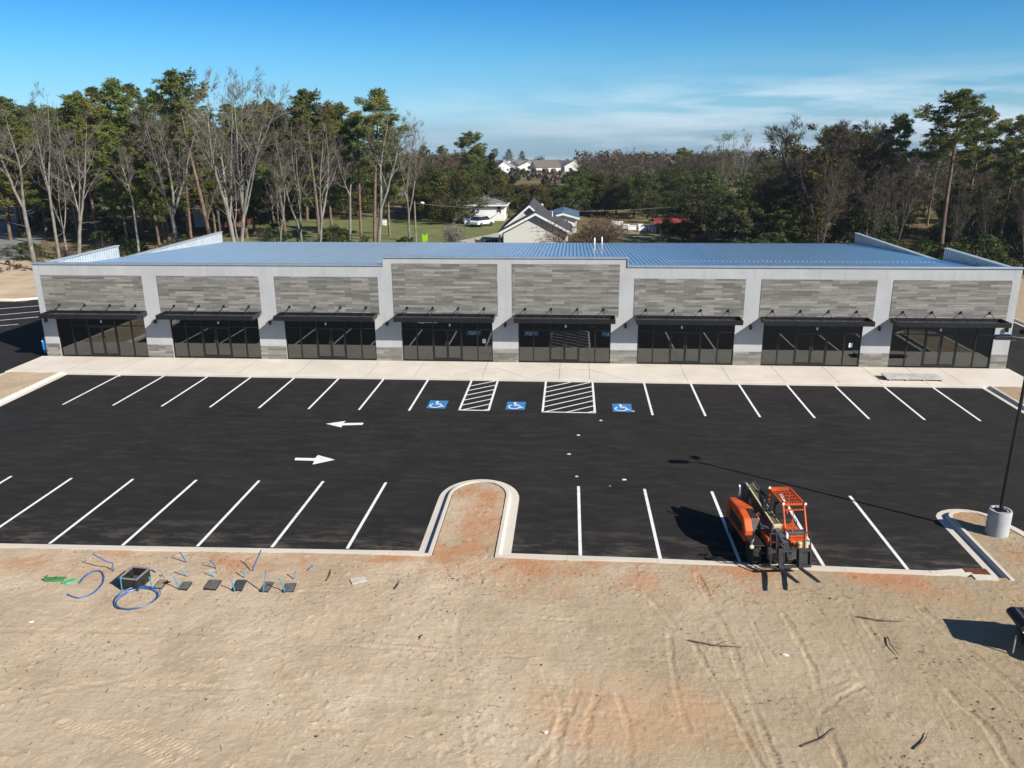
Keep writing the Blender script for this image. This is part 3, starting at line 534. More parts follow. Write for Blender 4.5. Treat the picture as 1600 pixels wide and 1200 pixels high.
for k, (a, b) in enumerate(SF):
    s0 = MB(); y0, y1 = .07, .17; z0, z1 = .15, ZH; s0.box(a, a+.06, y0, y1, z0, z1); s0.box(b-.06, b, y0, y1, z0, z1); s0.box(a+.06, b-.06, y0, y1, z1-.06, z1); s0.box(a+.06, b-.06, y0, y1, z0, z0+.06)
    W_ = b-a; mx_ = [a+W_*t for t in (.165, .343, .66, .835)]; d0, dm, d1 = mx_[1], a+W_*.502, mx_[2]
    for x in mx_: s0.box(x-.036, x+.036, y0, y1, z0+.06, z1-.06)
    ed = [a+.06]+mx_+[b-.06]
    for i in range(5): s0.box(ed[i]+(.028 if i else 0), ed[i+1]-(.028 if i < 4 else 0), y0, y1, 2.205, 2.255)
    store = s0.build('storefront', BRONZE, shop); g = MB()
    for i in range(5):
        xa, xb = ed[i], ed[i+1]; g.box(xa, xb, .115, .127, 2.256, z1-.06)
        if i != 2: g.box(xa, xb, .115, .127, z0+.06, 2.204)
    g.build('glazing', GLASS, store)
    for (p, q, hx) in ((d0+.028, dm-.004, dm-.09), (dm+.004, d1-.028, dm+.09)):
        d = MB(); d.box(p, p+.07, .085, .155, z0+.02, 2.2); d.box(q-.07, q, .085, .155, z0+.02, 2.2); d.box(p+.07, q-.07, .085, .155, 2.11, 2.2); d.box(p+.07, q-.07, .085, .155, z0+.02, z0+.2)
        dd = d.build('door', BRONZE, store); MB().box(p+.07, q-.07, .115, .127, z0+.2, 2.11).build('pane', GLASS, dd)
        MB().tube([(hx, .08, 1.05), (hx, .02, 1.05), (hx, .02, 1.4), (hx, .08, 1.4)], .014, 6).build('handle', GREYM, dd)
    MB().box(dm-.05+.3*math.sin(k*2.3), dm+.05+.3*math.sin(k*2.3), .108, .114, 2.42, 2.58).build('sticker', PAPER, store)
    if k in (3, 6): MB().box(ed[4]+.3, ed[4]+.52, .108, .114, 1.35, 1.62).build('sticker', PAPER, store)
    # canopy
    ca, cb = a-.2, b+(.3 if k == 0 else .2); D = 1.32; t = .05; zb, zt = 2.985, 3.27; c = MB()
    c.box(ca, cb, -D, -D+t, zb, zt); c.box(ca, ca+t, -D+t, -.03, zb, zt); c.box(cb-t, cb, -D+t, -.03, zb, zt); c.box(ca+t, cb-t, -.08, -.03, zb, zt); can = c.build('canopy', BLACKM, shop, bevel=.008)
    dk = MB().box(ca+t, cb-t, -D+t, -.08, 3.05, 3.08); nd = 16
    for i in range(1, nd): x = ca+(cb-ca)*i/nd; dk.box(x-.012, x+.012, -D+t, -.08, 3.08, 3.10)
    dk.build('deck', DECK, can)
    for i in range(4):
        x = ca+(cb-ca)*(.105+.262*i); r = MB().tube([(x, -.05, 3.62), (x, -D+.12, 3.22)], .019, 6); r.box(x-.05, x+.05, -.05, -.02, 3.54, 3.70); r.box(x-.03, x+.03, -.11, -.05, 3.58, 3.66); r.box(x-.02, x+.02, -D+.06, -D+.2, 3.08, 3.25); r.build('tie_rod', BLACKM, can)
for x in (-34.26, -26.85, -19.22, -11.6, -4.08, 3.42, 11.05, 18.74, 26.2):
    l = MB().box(x-.06, x+.06, -.03, 0, 2.5, 2.72); l.cyl((x, -.12, 2.47), .085, .26, 14); l.box(x-.03, x+.03, -.10, -.03, 2.57, 2.65); l.build('wall_light', BLACKM, shop, smooth='auto')
# loose things by the shop
bl = G(68, 552, .0)
t = thing('blue_plastic_sheet', 'bright blue plastic sheet bunched against the left corner of the shop row', 'plastic sheet', (XL-.28, .35, 0))
bm = bmesh.new(); bmesh.ops.create_icosphere(bm, subdivisions=3, radius=1)
for v in bm.verts:
    n_ = math.sin(v.co.x*7+v.co.z*9)*.12+math.sin(v.co.z*17+v.co.y*11)*.07; v.co *= (1+n_); v.co.x *= .2; v.co.y *= .22; v.co.z *= .5; v.co.z += .85+.1*math.sin(v.co.x*20)
me = bpy.data.meshes.new('sheet'); bm.to_mesh(me); bm.free(); me.materials.append(mat('blue_sheeting', (.02, .26, .60), .35, var=.3, scale=6)); o = bpy.data.objects.new('sheet', me); COL.objects.link(o); o.parent = t
MB().tube([(0, 0, 0), (0, 0, .95)], .05, 8).build('standpipe', GREYM, t)
BOARD = mat('grey_board', (.46, .445, .42), .8, var=.12, scale=3)
# pallet with metal panels on the walk
p0, p1, p2, p3 = G(1387, 595.5, .15), G(1474, 595.5, .15), G(1475, 589, .3), G(1384, 586, .3)
t = thing('panel_stack', 'low stack of pale metal panels on timber runners lying on the sidewalk', 'panel stack', (p0.x, p0.y+.05, .15), 0)
L_ = p1.x-p0.x
for k in range(4): MB().box(.1+k*(L_-.3)/3, .1+k*(L_-.3)/3+.1, 0, .95, 0, .09).build('runner', WOOD, t)
for k in range(4):
    MB().box(-.03*k, L_-.05*k, .02+.01*k, .93-.012*k, .09+k*.035, .12+k*.035).build('panel', BOARD, t)
t = thing('paint_bucket', 'small white bucket standing inside the glass of the third shopfront from the right', 'bucket', (9.0, .62, .15)); MB().lathe([(.12, 0), (.15, .36), (.16, .36), (.16, .38), (.14, .38), (.11, .03)], (0, 0, 0), (0, 0, 1), 20).build('pail', WHITE, t, smooth='auto'); MB().tube([(.15*math.cos(a), 0, .36+.16*math.sin(a)) for a in np.linspace(0, PI, 9)], .006, 5).build('handle', GREYM, t)
# ------------------------------------------------------------------ lamp post on its concrete pier
b0 = G(1557, 833, .13); lb = thing('street_lamp', 'tall black lamp post with two heads standing on a thick concrete pier', 'street lamp', (b0.x, b0.y, .13))
pc = MB().lathe([(.375, -.2), (.375, .88), (.36, .93), (.30, .93), (.29, .90), (.0, .90)], (0, 0, 0), (0, 0, 1), 40).build('concrete_base', mat('cast_concrete', (.38, .385, .39), .85, var=.1, scale=2.5, bump=.15), lb, smooth='auto')
bs = MB().box(-.17, .17, -.17, .17, .90, .925)
for sx in (-1, 1):
    for sy in (-1, 1): bs.cyl((sx*.12, sy*.12, .92), .018, .09, 8)
bs.build('base_plate', BLACKM, lb)
MB().tube([(0, 0, .92), (0, 0, 3.5), (0, 0, 7.15)], [.068, .06, .052], 14).build('pole', BLACKM, lb, smooth='auto')
a = MB().tube([(0, 0, 6.9), (-.12, .0, 7.0), (-.16, 0, 7.14), (-.3, .0, 7.2), (-.55, .0, 7.22)], .028, 8).build('arm', BLACKM, lb, smooth='auto')
h = MB().profile([(-1.32, 7.2), (-1.3, 7.27), (-.75, 7.30), (-.5, 7.26), (-.5, 7.18), (-1.3, 7.17)], -.17, .17, 'y'); h.build('lamp_head', BLACKM, lb, bevel=.02)
MB().box(-1.25, -.62, -.14, .14, 7.155, 7.17).build('lens', mat('lamp_lens', (.6, .62, .65), .2, var=.05), lb)
MB().tube([(0, 0, 7.1), (0, .12, 7.25), (0, .35, 7.3)], .026, 8).build('arm', BLACKM, lb, smooth='auto')
MB().lathe([(.04, 0), (.19, .04), (.2, .1), (.13, .17), (.03, .2)], (0, .5, 7.2), (0, 0, 1), 20).build('lamp_head', BLACKM, lb, smooth='auto')

# ------------------------------------------------------------------ compact telehandler (local: x = picture right, -y = forward, z up)
TH = thing('telehandler', 'orange compact telehandler with black forks and open cab parked at the kerb', 'telehandler', (6.92, -23.35, 0), rad(7))
def P(mbx, name, m, parent=TH, **k): return mbx.build(name, m, parent, **k)
def wheel(x, y, side):
    r, w_ = .40, .30; c = (x-side*w_/2, y, r); ax = (side, 0, 0)
    t = MB().lathe([(.22, 0), (.36, .0), (.395, .05), (r, .10), (r, .20), (.395, .25), (.36, .30), (.22, .30)], c, ax, 32)
    for k in range(18):
        a = 2*PI*k/18
        for s in (0, 1):
            aa = a+s*PI/18; y0, z0 = math.sin(aa)*(r+.005), math.cos(aa)*(r+.005); xx = c[0]+side*(.09 if s else .21); t.bar((xx-side*.07, y+y0, r+z0), (xx+side*.07, y+math.sin(aa+.12)*(r+.005), r+math.cos(aa+.12)*(r+.005)), .05, .03, up=(0, math.sin(aa), math.cos(aa)))
    wh = t.build('wheel', RUBBER, TH, smooth='auto'); MB().lathe([(.03, .29), (.08, .30), (.11, .25), (.19, .24), (.225, .29), (.225, .02), (.03, .02)], c, ax, 24).build('rim', CREAM, wh, smooth='auto')
for x, s in ((-.78, -1), (.78, 1)): wheel(x, -1.12, s); wheel(x, 1.0, s)
ch = MB().box(-.42, .42, -1.55, 1.6, .38, .72).box(-.78, .78, -1.2, -1.04, .36, .46).box(-.78, .78, .92, 1.08, .36, .46).box(-.5, .5, -1.72, -1.55, .42, .80); P(ch, 'chassis', GREYM, bevel=.02)
# engine hood on the picture-left side
hd = MB().profile([(1.35, .55), (1.35, 1.08), (1.18, 1.36), (.2, 1.42), (-.45, 1.33), (-.72, .98), (-.72, .55)], -.98, -.40); hood = P(hd, 'engine_hood', ORANGE, bevel=.05)
MB().profile([(-.46, 1.345), (.1, 1.425), (.1, 1.41), (-.46, 1.32)], -.70, -.46).profile([(-.735, .66), (-.735, .97), (-.475, 1.31), (-.46, 1.30), (-.722, .955), (-.722, .66)], -.70, -.45).build('intake_panel', BOXBLK, hood)
MB().box(-.992, -.98, -.4, .9, .75, 1.1).build('side_vent', BOXBLK, hood)
MB().tube([(-.62, 1.12, 1.3), (-.62, 1.12, 1.72), (-.62, 1.2, 1.82)], .035, 10).build('exhaust_pipe', mat('chrome_pipe', (.45, .45, .45), .3, .8, var=.1), TH, smooth='auto')
P(MB().box(-1.0, -.56, -1.5, -.75, .80, .85), 'fender', BOXBLK, bevel=.02)
# lower front body
P(MB().box(-.42, .34, -1.35, -.6, .72, 1.0).box(.34, .98, -1.42, .55, .62, .92), 'body', ORANGE, bevel=.03)
# open cab
cab = MB(); cx0, cx1 = .26, .98; yf, yb = -.70, .55; zt = 1.93; yfb = -1.18
T_ = .045
def rail(a, b, t=T_): cab.bar(a, b, t, t)
rail((cx0, yf, zt), (cx1, yf, zt), .06); rail((cx0, yb, zt), (cx1, yb, zt), .06); rail((cx0, yf, zt), (cx0, yb, zt), .06); rail((cx1, yf, zt), (cx1, yb, zt), .06)
rail((cx0, yf, zt), (cx0, yfb, .98)); rail((cx1, yf, zt), (cx1, yfb, .98)); rail((cx0, yb, zt), (cx0, yb+.05, .92)); rail((cx1, yb, zt), (cx1, yb+.05, .92)); rail((cx0, yfb, .98), (cx1, yfb, .98)); rail(((cx0+cx1)/2-.03, yf-.1, zt-.2), ((cx0+cx1)/2-.12, yfb+.05, 1.05), .03); rail((cx0, yf-.08, zt-.17), (cx1, yf-.08, zt-.17), .04)
cab.bar((cx0, yb, zt-.01), (cx1, yb, zt-.01), .3, .03); cabo = P(cab, 'cab_frame', ORANGE)
rg = MB()
for k in range(1, 7): rg.bar((cx0+.105*k, yf, zt-.005), (cx0+.105*k, yb-.15, zt-.005), .02, .02)
for k in range(1, 5): rg.bar((cx0, yf+.24*k-.02, zt-.012), (cx1, yf+.24*k-.02, zt-.012), .025, .02)
rg.build('roof_grid', ORANGE, cabo)
P(MB().box(.38, .86, -.15, .35, .93, 1.08).box(.40, .84, .30, .42, 1.08, 1.52), 'seat', BOXBLK, bevel=.03)
P(MB().box(.3, .95, -1.16, -.95, .93, 1.12), 'dashboard', GREYM, bevel=.02)
sw = MB().tube([(.62, -.93, 1.1), (.62, -.72, 1.28)], .02, 8).tube([(.62+.16*math.cos(a), -.72+.11*math.sin(a), 1.28+.11*math.sin(a)) for a in np.linspace(0, 2*PI, 17)], .014, 6); P(sw, 'steering_wheel', BOXBLK, smooth='auto')
for x, y, z in ((.24, .58, 1.98), (.24, -.72, 1.98), (1.0, -.72, 1.95)):
    l = MB().lathe([(.02, 0), (.055, .02), (.06, .07), (.03, .09)], (x, y+.05, z), (0, -1, 0), 14).build('work_lamp', BOXBLK, TH, smooth='auto'); MB().lathe([(.05, 0), (.045, .012), (.0, .018)], (x, y-.04, z), (0, -1, 0), 14).build('lens', WHITE, l)
mir = MB().tube([(-.9, -1.35, 1.0), (-1.05, -1.62, 1.02), (-1.1, -1.75, .98)], .014, 6).lathe([(.02, 0), (.07, .01), (.07, .03), (.02, .04)], (-1.1, -1.76, .96), (0, -1, .3), 14); P(mir, 'mirror', CREAM, smooth='auto')
# boom
bm_ = MB().bar((-.20, 1.35, 1.66), (-.04, -1.0, 1.22), .26, .30); boom = P(bm_, 'boom', mat('olive_boom_paint', (.085, .075, .042), .45, var=.2), bevel=.02)
MB().bar((-.315, 1.35, 1.83), (-.155, -1.0, 1.39), .05, .015).bar((-.09, 1.35, 1.83), (.07, -1.0, 1.39), .02, .012).build('boom_stripe', CREAM, boom)
MB().bar((-.04, -1.0, 1.23), (-.03, -1.1, 1.205), .30, .34).build('boom_collar', CREAM, boom, bevel=.01)
MB().bar((-.06, -.9, 1.22), (0, -1.75, .98), .19, .22).build('inner_boom', GREYM, boom, bevel=.01)
MB().box(-.14, .16, -1.72, -1.62, .55, 1.06).bar((.02, -1.7, .95), (.03, -2.2, .62), .18, .24).build('boom_head', BOXBLK, boom, bevel=.015)
P(MB().box(-.38, -.30, 1.0, 1.55, .72, 1.80).box(.0, .06, 1.0, 1.55, .72, 1.80).cyl((-.4, 1.38, 1.68), .05, .5, 12, 'x'), 'boom_tower', GREYM, bevel=.01)
P(MB().tube([(.1, 1.2, .85), (.12, .1, 1.15)], .05, 10).tube([(.12, .1, 1.15), (.11, -.7, 1.22)], .028, 8), 'lift_cylinder', CREAM, smooth='auto')
P(MB().tube([(-.1, -1.15, 1.1), (-.12, -1.75, 1.0)], .035, 8).tube([(-.12, -1.75, 1.0), (-.05, -2.2, .92)], .02, 8), 'tilt_cylinder', mat('grey_rod', (.30, .30, .32), .4, .6), smooth='auto')
hs = MB()
for k, (dx, dz) in enumerate(((0, 0), (.05, .04), (.10, -.02), (.02, .09), (.13, .05))): hs.tube([(.1+dx, -.95, 1.2+dz), (.16+dx, -1.25, 1.12+dz), (.14+dx, -1.6, .9+dz), (.06+dx, -1.95, .8+dz)], .016, 6)
for k in range(4): hs.tube([(.05+.04*k, 1.3, 1.0), (.12+.03*k, 1.0, 1.75-.05*k), (.06+.05*k, .6, 1.62), (.02+.06*k, .2, 1.3)], .015, 6)
P(hs, 'hydraulic_hose', BOXBLK, smooth='auto')
P(MB().lathe([(.05, 0), (.055, .16), (.035, .19), (.035, .23)], (.18, -1.42, 1.02), (0, 0, 1), 14), 'white_bottle', WHITE, smooth='auto')
P(MB().lathe([(.09, 0), (.09, .2), (.05, .24)], (.55, -1.62, .78), (0, 0, 1), 18), 'headlight', CREAM, smooth='auto'); P(MB().lathe([(.09, 0), (.09, .2), (.05, .24)], (.78, -1.58, .8), (0, 0, 1), 18), 'headlight', CREAM, smooth='auto')
# carriage with load backrest, tilted back
K = Matrix.Translation((0.02, -2.28, .44)) @ Matrix.Rotation(rad(-13), 4, 'X')
def carr(mbx): return mbx.xform(K)
fr = MB().box(-.66, .70, -.04, .03, .0, .09).box(-.66, .70, -.04, .03, .52, .61)
for x in (-.66, -.22, .22, .66): fr.box(x, x+.04, -.03, .02, .09, .52)
for x in (-.66, -.46, .46, .66): fr.box(x, x+.035, -.02, .015, .61, 1.12)
fr.box(-.66, -.425, -.02, .015, 1.12, 1.16).box(.46, .695, -.02, .015, 1.12, 1.16).box(-.66, -.425, -.02, .015, .85, .88).box(.46, .695, -.02, .015, .85, .88)
fr.box(.43, .72, .03, .05, .09, .58); carr(fr).build('fork_carriage', BOXBLK, TH)
for x in (-.33, .33):
    f = MB().box(x-.07, x+.07, -.10, -.05, -.03, .66); pts = [(-.05, -.03), (-.05, .02), (-.95, .012), (-1.5, -.012), (-1.5, -.025), (-.9, -.035)]; f.profile(pts, x-.065, x+.065); carr(f).build('fork', FORKM, TH, bevel=.008)

# ------------------------------------------------------------------ machine cut by the right edge: small loader with a black hood
c0 = G(1592, 1022, .12); LM = thing('tracked_carrier', 'black topped white machine on the dirt, cut off by the right edge', 'machine', (c0.x+.85, c0.y+.2, .12), rad(-4))
for y in (-.62, .62):
    t = MB(); pr = [(-.85+.28*math.cos(a), .29+.28*math.sin(a)) for a in np.linspace(PI/2, 3*PI/2, 10)]+[(.85+.28*math.cos(a), .29+.28*math.sin(a)) for a in np.linspace(-PI/2, PI/2, 10)]; t.profile([(a+.62, b) for a, b in pr], y-.16, y+.16, 'y'); t.build('track', RUBBER, LM, bevel=.02)
MB().profile([(-.55, .1), (-.6, .5), (1.2, .5), (1.2, .1)], -.44, .42, 'y').build('chassis', BOXBLK, LM, bevel=.03); MB().profile([(-.62, .52), (-.95, .80), (1.2, .80), (1.2, .52)], -.46, .42, 'y').build('body', WHITE, LM, bevel=.02)
MB().profile([(-1.0, .82), (-1.02, .94), (-.9, 1.03), (.6, 1.05), (.6, .82)], -.45, .5, 'y').build('hood', BOXBLK, LM, bevel=.04)
hr = MB()
for k in range(5): hr.box(-.85+k*.2, -.77+k*.2, -.4, .45, 1.04, 1.055)
hr.build('hood_vent', GREYM, LM)
MB().profile([(-.58, .54), (-.74, .72), (-.5, .72), (-.42, .54)], -.475, -.461, 'y').build('orange_stripe', ORANGE, LM)
MB().tube([(-1.02, -.3, .0), (-1.02, -.3, .62)], .022, 8).build('marker_rod', mat('grey_rod_dull', (.33, .32, .28), .7), LM)

# ------------------------------------------------------------------ water services in the dirt strip
def stub(name, pts, r, m, label, group='blue water pipe ends'):
    """pts: (px, py) from the foot upward, kept in the upright plane of the foot"""
    base = G(*pts[0], .12); w = [Vector((0, 0, -.05))]
    for q in pts[1:]:
        p = F(*q, base.y); w.append(Vector((p.x-base.x, random.uniform(-.04, .04), p.z-.12)))
    o = thing(name, label, 'pipe', (base.x, base.y, .12), 0, group); MB().tube(w, r, 8).build('tube', m, o, smooth='auto')
    e = MB().tube([w[-1]-(w[-1]-w[-2]).normalized()*.05, w[-1]], r*1.18, 8); e.build('taped_end', m, o, smooth='auto'); return o
DB, CY = BLUEPIPE, CYANPIPE
for pts, m, lab in [
    ([(177, 893), (176.5, 880), (165, 876), (145, 866)], DB, 'dark blue pipe end bent over to the left, above the loose blue arc of hose'),
    ([(190.5, 922.5), (188.7, 900)], CY, 'upright light blue pipe end just left of the open black meter pit'),
    ([(239, 922), (236, 911), (233, 901)], CY, 'light blue pipe end between the open meter pit and the lid with a dark hole'),
    ([(256, 901), (254, 896)], CY, 'very short light blue pipe end behind the lid with a dark hole'),
    ([(280, 921), (276.5, 910), (273, 900)], CY, 'light blue pipe end leaning left over the second lid from the open meter pit'),
    ([(292, 879), (287, 871), (282, 862)], DB, 'dark blue pipe end leaning left, nearest the kerb on the pit side'),
    ([(295, 901), (289, 894), (283, 887)], CY, 'light blue pipe end leaning left, right above the second lid'),
    ([(339, 890), (334, 883), (329, 875)], DB, 'dark blue pipe end leaning left, farther of the pair above the lone lid'),
    ([(335.5, 901), (331, 896), (327, 891)], CY, 'short light blue pipe end just above the lone lid without its own pipe'),
    ([(367, 925), (364, 916), (362, 907)], CY, 'light blue pipe end at the left corner of the darkest meter lid'),
    ([(382, 903), (381.3, 896), (381, 889)], CY, 'upright light blue pipe end right behind the darkest meter lid'),
    ([(396, 893), (396, 887), (402, 872), (408, 859.5)], DB, 'tall dark blue pipe end leaning right against the pale kerb'),
    ([(410.5, 925.5), (413, 912), (415.5, 900), (416, 891)], CY, 'longest light blue pipe end, crossing the lid second from the right'),
    ([(446, 926), (441.5, 915), (437, 904)], CY, 'light blue pipe end at the left corner of the rightmost meter lid'),
    ([(458.5, 906), (460, 899), (462, 892)], CY, 'light blue pipe end leaning right behind the rightmost meter lid')]:
    stub('pipe_stub', pts, .019, m, lab)
def lying(pts, m, lab, r=.022, nm='pipe_offcut', grp='loose blue pipe pieces'):
    w = [G(x, y, .155) for x, y in pts]; o0 = w[0]; o = MB().tube([p-o0 for p in w], r, 8).build(nm, m, smooth='auto'); o.location = o0; return tag(o, lab, 'pipe piece', grp)
lying([(243, 894), (238, 891), (232, 890)], DB, 'short blue pipe piece lying right of the open meter pit')
lying([(480, 891), (484, 887.5), (489, 884)], DB, 'short blue pipe piece lying right of all the lids', .02)
lying([(124, 911), (130, 903), (137, 897), (146, 892.5), (155, 891.5), (160, 895), (162.5, 902), (161, 910), (156, 917), (149, 924), (138, 931), (124, 935), (113, 932.5), (105, 928.5)], BLUEPIPE, 'long blue hose lying in an open loop left of the meter pit', .026, 'loose_hose', None)
cc = G(214.5, 936.5, .14); co = MB()
for k in range(3):
    rr = .58+.035*k; ph = random.uniform(0, 6); co.tube([(rr*1.02*math.cos(a)+.02*math.sin(2*a+ph), rr*math.sin(a), .03+.022*k % .07+.012*math.sin(3*a+ph)) for a in np.linspace(0, 2*PI, 49)], .015, 6, cap=False)
o = co.build('pipe_coil', BLUEPIPE, smooth='auto'); o.location = cc; tag(o, 'closed coil of blue pipe lying in front of the meter pit', 'pipe coil')
def lid(px, lab, m=LID, tilt=0, hole=False):
    c = [G(x, y, .15) for x, y in px]; o0 = sum(c, Vector())/4; ex = ((c[1]-c[0])+(c[2]-c[3])).normalized(); ey = Vector((-ex.y, ex.x, 0)); W_ = ((c[1]-c[0]).length+(c[2]-c[3]).length)/2; H_ = max(.3, abs(((c[3]-c[0])+(c[2]-c[1])).dot(ey))/2); sh = ((c[3]-c[0])+(c[2]-c[1])).dot(ex)/2
    o = thing('meter_box', lab, 'meter box', (o0.x, o0.y, .13), math.atan2(ex.y, ex.x)+tilt, 'grey meter boxes set in the dirt')
    def para(s): return [(-W_/2*s-sh/2*s, -H_/2*s), (W_/2*s-sh/2*s, -H_/2*s), (W_/2*s+sh/2*s, H_/2*s), (-W_/2*s+sh/2*s, H_/2*s)]
    MB().prism(para(1.06), -.1, .03).build('box_rim', BOXBLK, o, bevel=.02); MB().prism(para(.97), .03, .05).build('lid', m, o, bevel=.015)
    if hole: MB().prism([(.05, -.02), (.24, -.02), (.30, .12), (.12, .12)], .05, .058).build('opening', BOXBLK, o)
    return o
lid([(240, 919), (252, 919), (262.5, 906.5), (250, 905.5)], 'meter box lid with a dark open hole, just right of the open pit', mat('tan_lid', (.25, .21, .155), .8), hole=True)
lid([(279, 920.5), (291, 921), (301, 910), (287, 909)], 'grey meter box lid, second from the pit, with a pipe end at its corner')
lid([(317.5, 920), (338, 921), (345, 907), (329.5, 906)], 'grey meter box lid lying alone without a pipe end of its own')
lid([(364, 922.5), (376, 922.5), (387, 907), (370, 906)], 'darkest meter box lid, in the middle of the row', mat('dark_lid', (.055, .053, .055), .7))
lid([(404.5, 924), (419.5, 925), (427.5, 910), (416.5, 909)], 'grey meter box lid crossed by the longest light blue pipe')
lid([(441, 925.5), (458.5, 924.5), (463, 911.5), (447, 912)], 'rightmost meter box lid of the row')
q = [G(x, y, .45) for x, y in ((197, 904.5), (219, 906.5), (230, 889), (208, 885))]; o0 = sum(q, Vector())/4
t = thing('meter_pit', 'big open black plastic meter pit standing tallest among the blue pipes', 'meter pit', (o0.x, o0.y-.12, .1), math.atan2((q[1]-q[0]).y, (q[1]-q[0]).x))
wx, wy = .30, .36; t_ = .025; bx = MB().box(-wx, wx, -wy, -wy+t_, 0, .42).box(-wx, wx, wy-t_, wy, 0, .42).box(-wx, -wx+t_, -wy+t_, wy-t_, 0, .42).box(wx-t_, wx, -wy+t_, wy-t_, 0, .42); bx.build('pit_wall', BOXBLK, t, bevel=.006)
MB().box(-wx-.03, wx+.03, -wy-.03, -wy+.04, .42, .45).box(-wx-.03, wx+.03, wy-.04, wy+.03, .42, .45).box(-wx-.03, -wx+.04, -wy+.04, wy-.04, .42, .45).box(wx-.04, wx+.03, -wy+.04, wy-.04, .42, .45).build('rim', mat('grey_rim', (.22, .21, .19), .6), t, bevel=.006)
MB().box(-wx+t_, wx-t_, -wy+t_, wy-t_, .02, .14).build('fill', BOXBLK, t); MB().tube([(-.1, 0, .14), (-.02, .02, .3), (.08, .05, .27)], .05, 10).lathe([(.09, 0), (.1, .06), (.06, .09)], (-.05, -.1, .14), (0, 0, 1), 16).build('water_meter', GREYM, t, smooth='auto'); MB().lathe([(.035, 0), (.03, .03)], (.02, .22, .15), (0, 0, 1), 12).build('valve_cap', WHITE, t)
o = MB().box(-.3, .3, -.12, .12, 0, .05).box(-.33, -.27, -.10, -.05, .05, .14).box(-.30, -.26, .03, .08, .05, .16).box(.03, .07, .0, .05, .05, .13).build('green_cover', GREENP, bevel=.008); o.location = G(87, 906, .13); o.rotation_euler.z = .1; tag(o, 'dark green plastic cover lying left of the blue hose loop', 'cover')
o = MB().prism([(-.16, -.1), (.02, -.12), (.22, .16), (.12, .17)], 0, .06).build('green_offcut', mat('bright_green_plastic', (.05, .40, .20), .5, var=.2)); o.location = G(107, 910, .14); tag(o, 'small bright green plastic piece right of the green cover', 'plastic piece')

# ------------------------------------------------------------------ scraps and sticks that can be counted
def scrap(px, s, lab, z=.004, m=PAPER):
    s *= .72
    p = G(*px, z); v = MB(); n = 9; k = [(s*(1+.35*math.sin(i*2.3+px[0]))*math.cos(2*PI*i/n), .42*s*(1+.3*math.cos(i*1.7+px[1]))*math.sin(2*PI*i/n)) for i in range(n)]
    v.add([(x, y, .012+.03*random.random()) for x, y in k]+[(0, 0, .055)], [(i, (i+1) % n, n) for i in range(n)]); v.add([(x, y, .0) for x, y in k], [tuple(range(n))[::-1]]); o = v.build('litter_scrap', m); o.location = p; tag(o, lab, 'litter', 'white scraps of litter')
scrap((939, 657.5), .12, 'white scrap on the asphalt below the wide hatched bay'); scrap((904, 680.5), .13, 'white scrap on the asphalt, second below the wide hatched bay'); scrap((889, 710), .13, 'white scrap on the asphalt midway between hatched bay and first line right of the peninsula')
scrap((901, 745), .10, 'white scrap just beyond the first stall line right of the rounded peninsula'); scrap((975, 750), .13, 'white scrap between the first two stall lines right of the peninsula'); scrap((989, 643), .14, 'pale scrap touching the rightmost blue wheelchair symbol', m=mat('tan_scrap', (.55, .48, .42), .8)); scrap((953, 760), .06, 'tiny grey scrap near the second stall line right of the peninsula', m=mat('grey_scrap', (.3, .3, .3), .8))
scrap((853, 1145), .10, 'small white scrap near the picture bottom on the orange clay patch', .13); scrap((1227, 1024), .12, 'white scrap on the tyre tracks in front of the forks', .13); scrap((49, 973), .12, 'white scrap on the sand below the green cover', .13); scrap((187, 588), .09, 'pale scrap by the first stall line near the left island')
bd = G(560, 907, .14); o = MB().box(-.24, .24, -.17, .17, 0, .03).build('fibre_board', mat('pale_board', (.50, .47, .40), .85, var=.15, scale=9), bevel=.004); o.location = bd; o.rotation_euler.z = .5; tag(o, 'pale square board lying in the dirt right of the pipe coil area', 'board')
SPX = [((510, 907), (517, 890)), ((1075, 1000), (1160, 1012)), ((617, 920), (626, 905)), ((1252, 1166), (1306, 1138)), ((1338, 963), (1410, 972)), ((1428, 1170), (1450, 1145)), ((660, 992), (656, 1000)), ((1387, 995), (1405, 1025))]
SL = ['short dark stick standing askew right of the rightmost meter lid', 'long thin stick lying right of the orange clay belt', 'thin stick left of the green weed near the kerb', 'forked thick branch near the lower right corner', 'long thin root lying below the drain grate', 'dark curved branch at the bottom edge near the right corner', 'short dark peg in the sand below the peninsula', 'dark bark strip lying left of the black topped machine']
for (a, b), lab in zip(SPX, SL):
    p, q = G(*a, .14), G(*b, .14); d = q-p; m_ = p+d*.5+Vector((d.y, -d.x, 0))*.08; w = [Vector(), m_-p+Vector((0, 0, .03)), d+Vector((0, 0, .02))]; st = MB().tube(w, [.022, .016, .007], 6)
    if d.length > .8: st.tube([w[1], w[1]+Vector((d.x*.3-d.y*.2, d.y*.3+d.x*.2, .05))], .009, 5, r2=.003)
    o = st.build('fallen_stick', STICK, smooth='auto'); o.location = p; tag(o, lab, 'stick', 'sticks lying on the dirt')
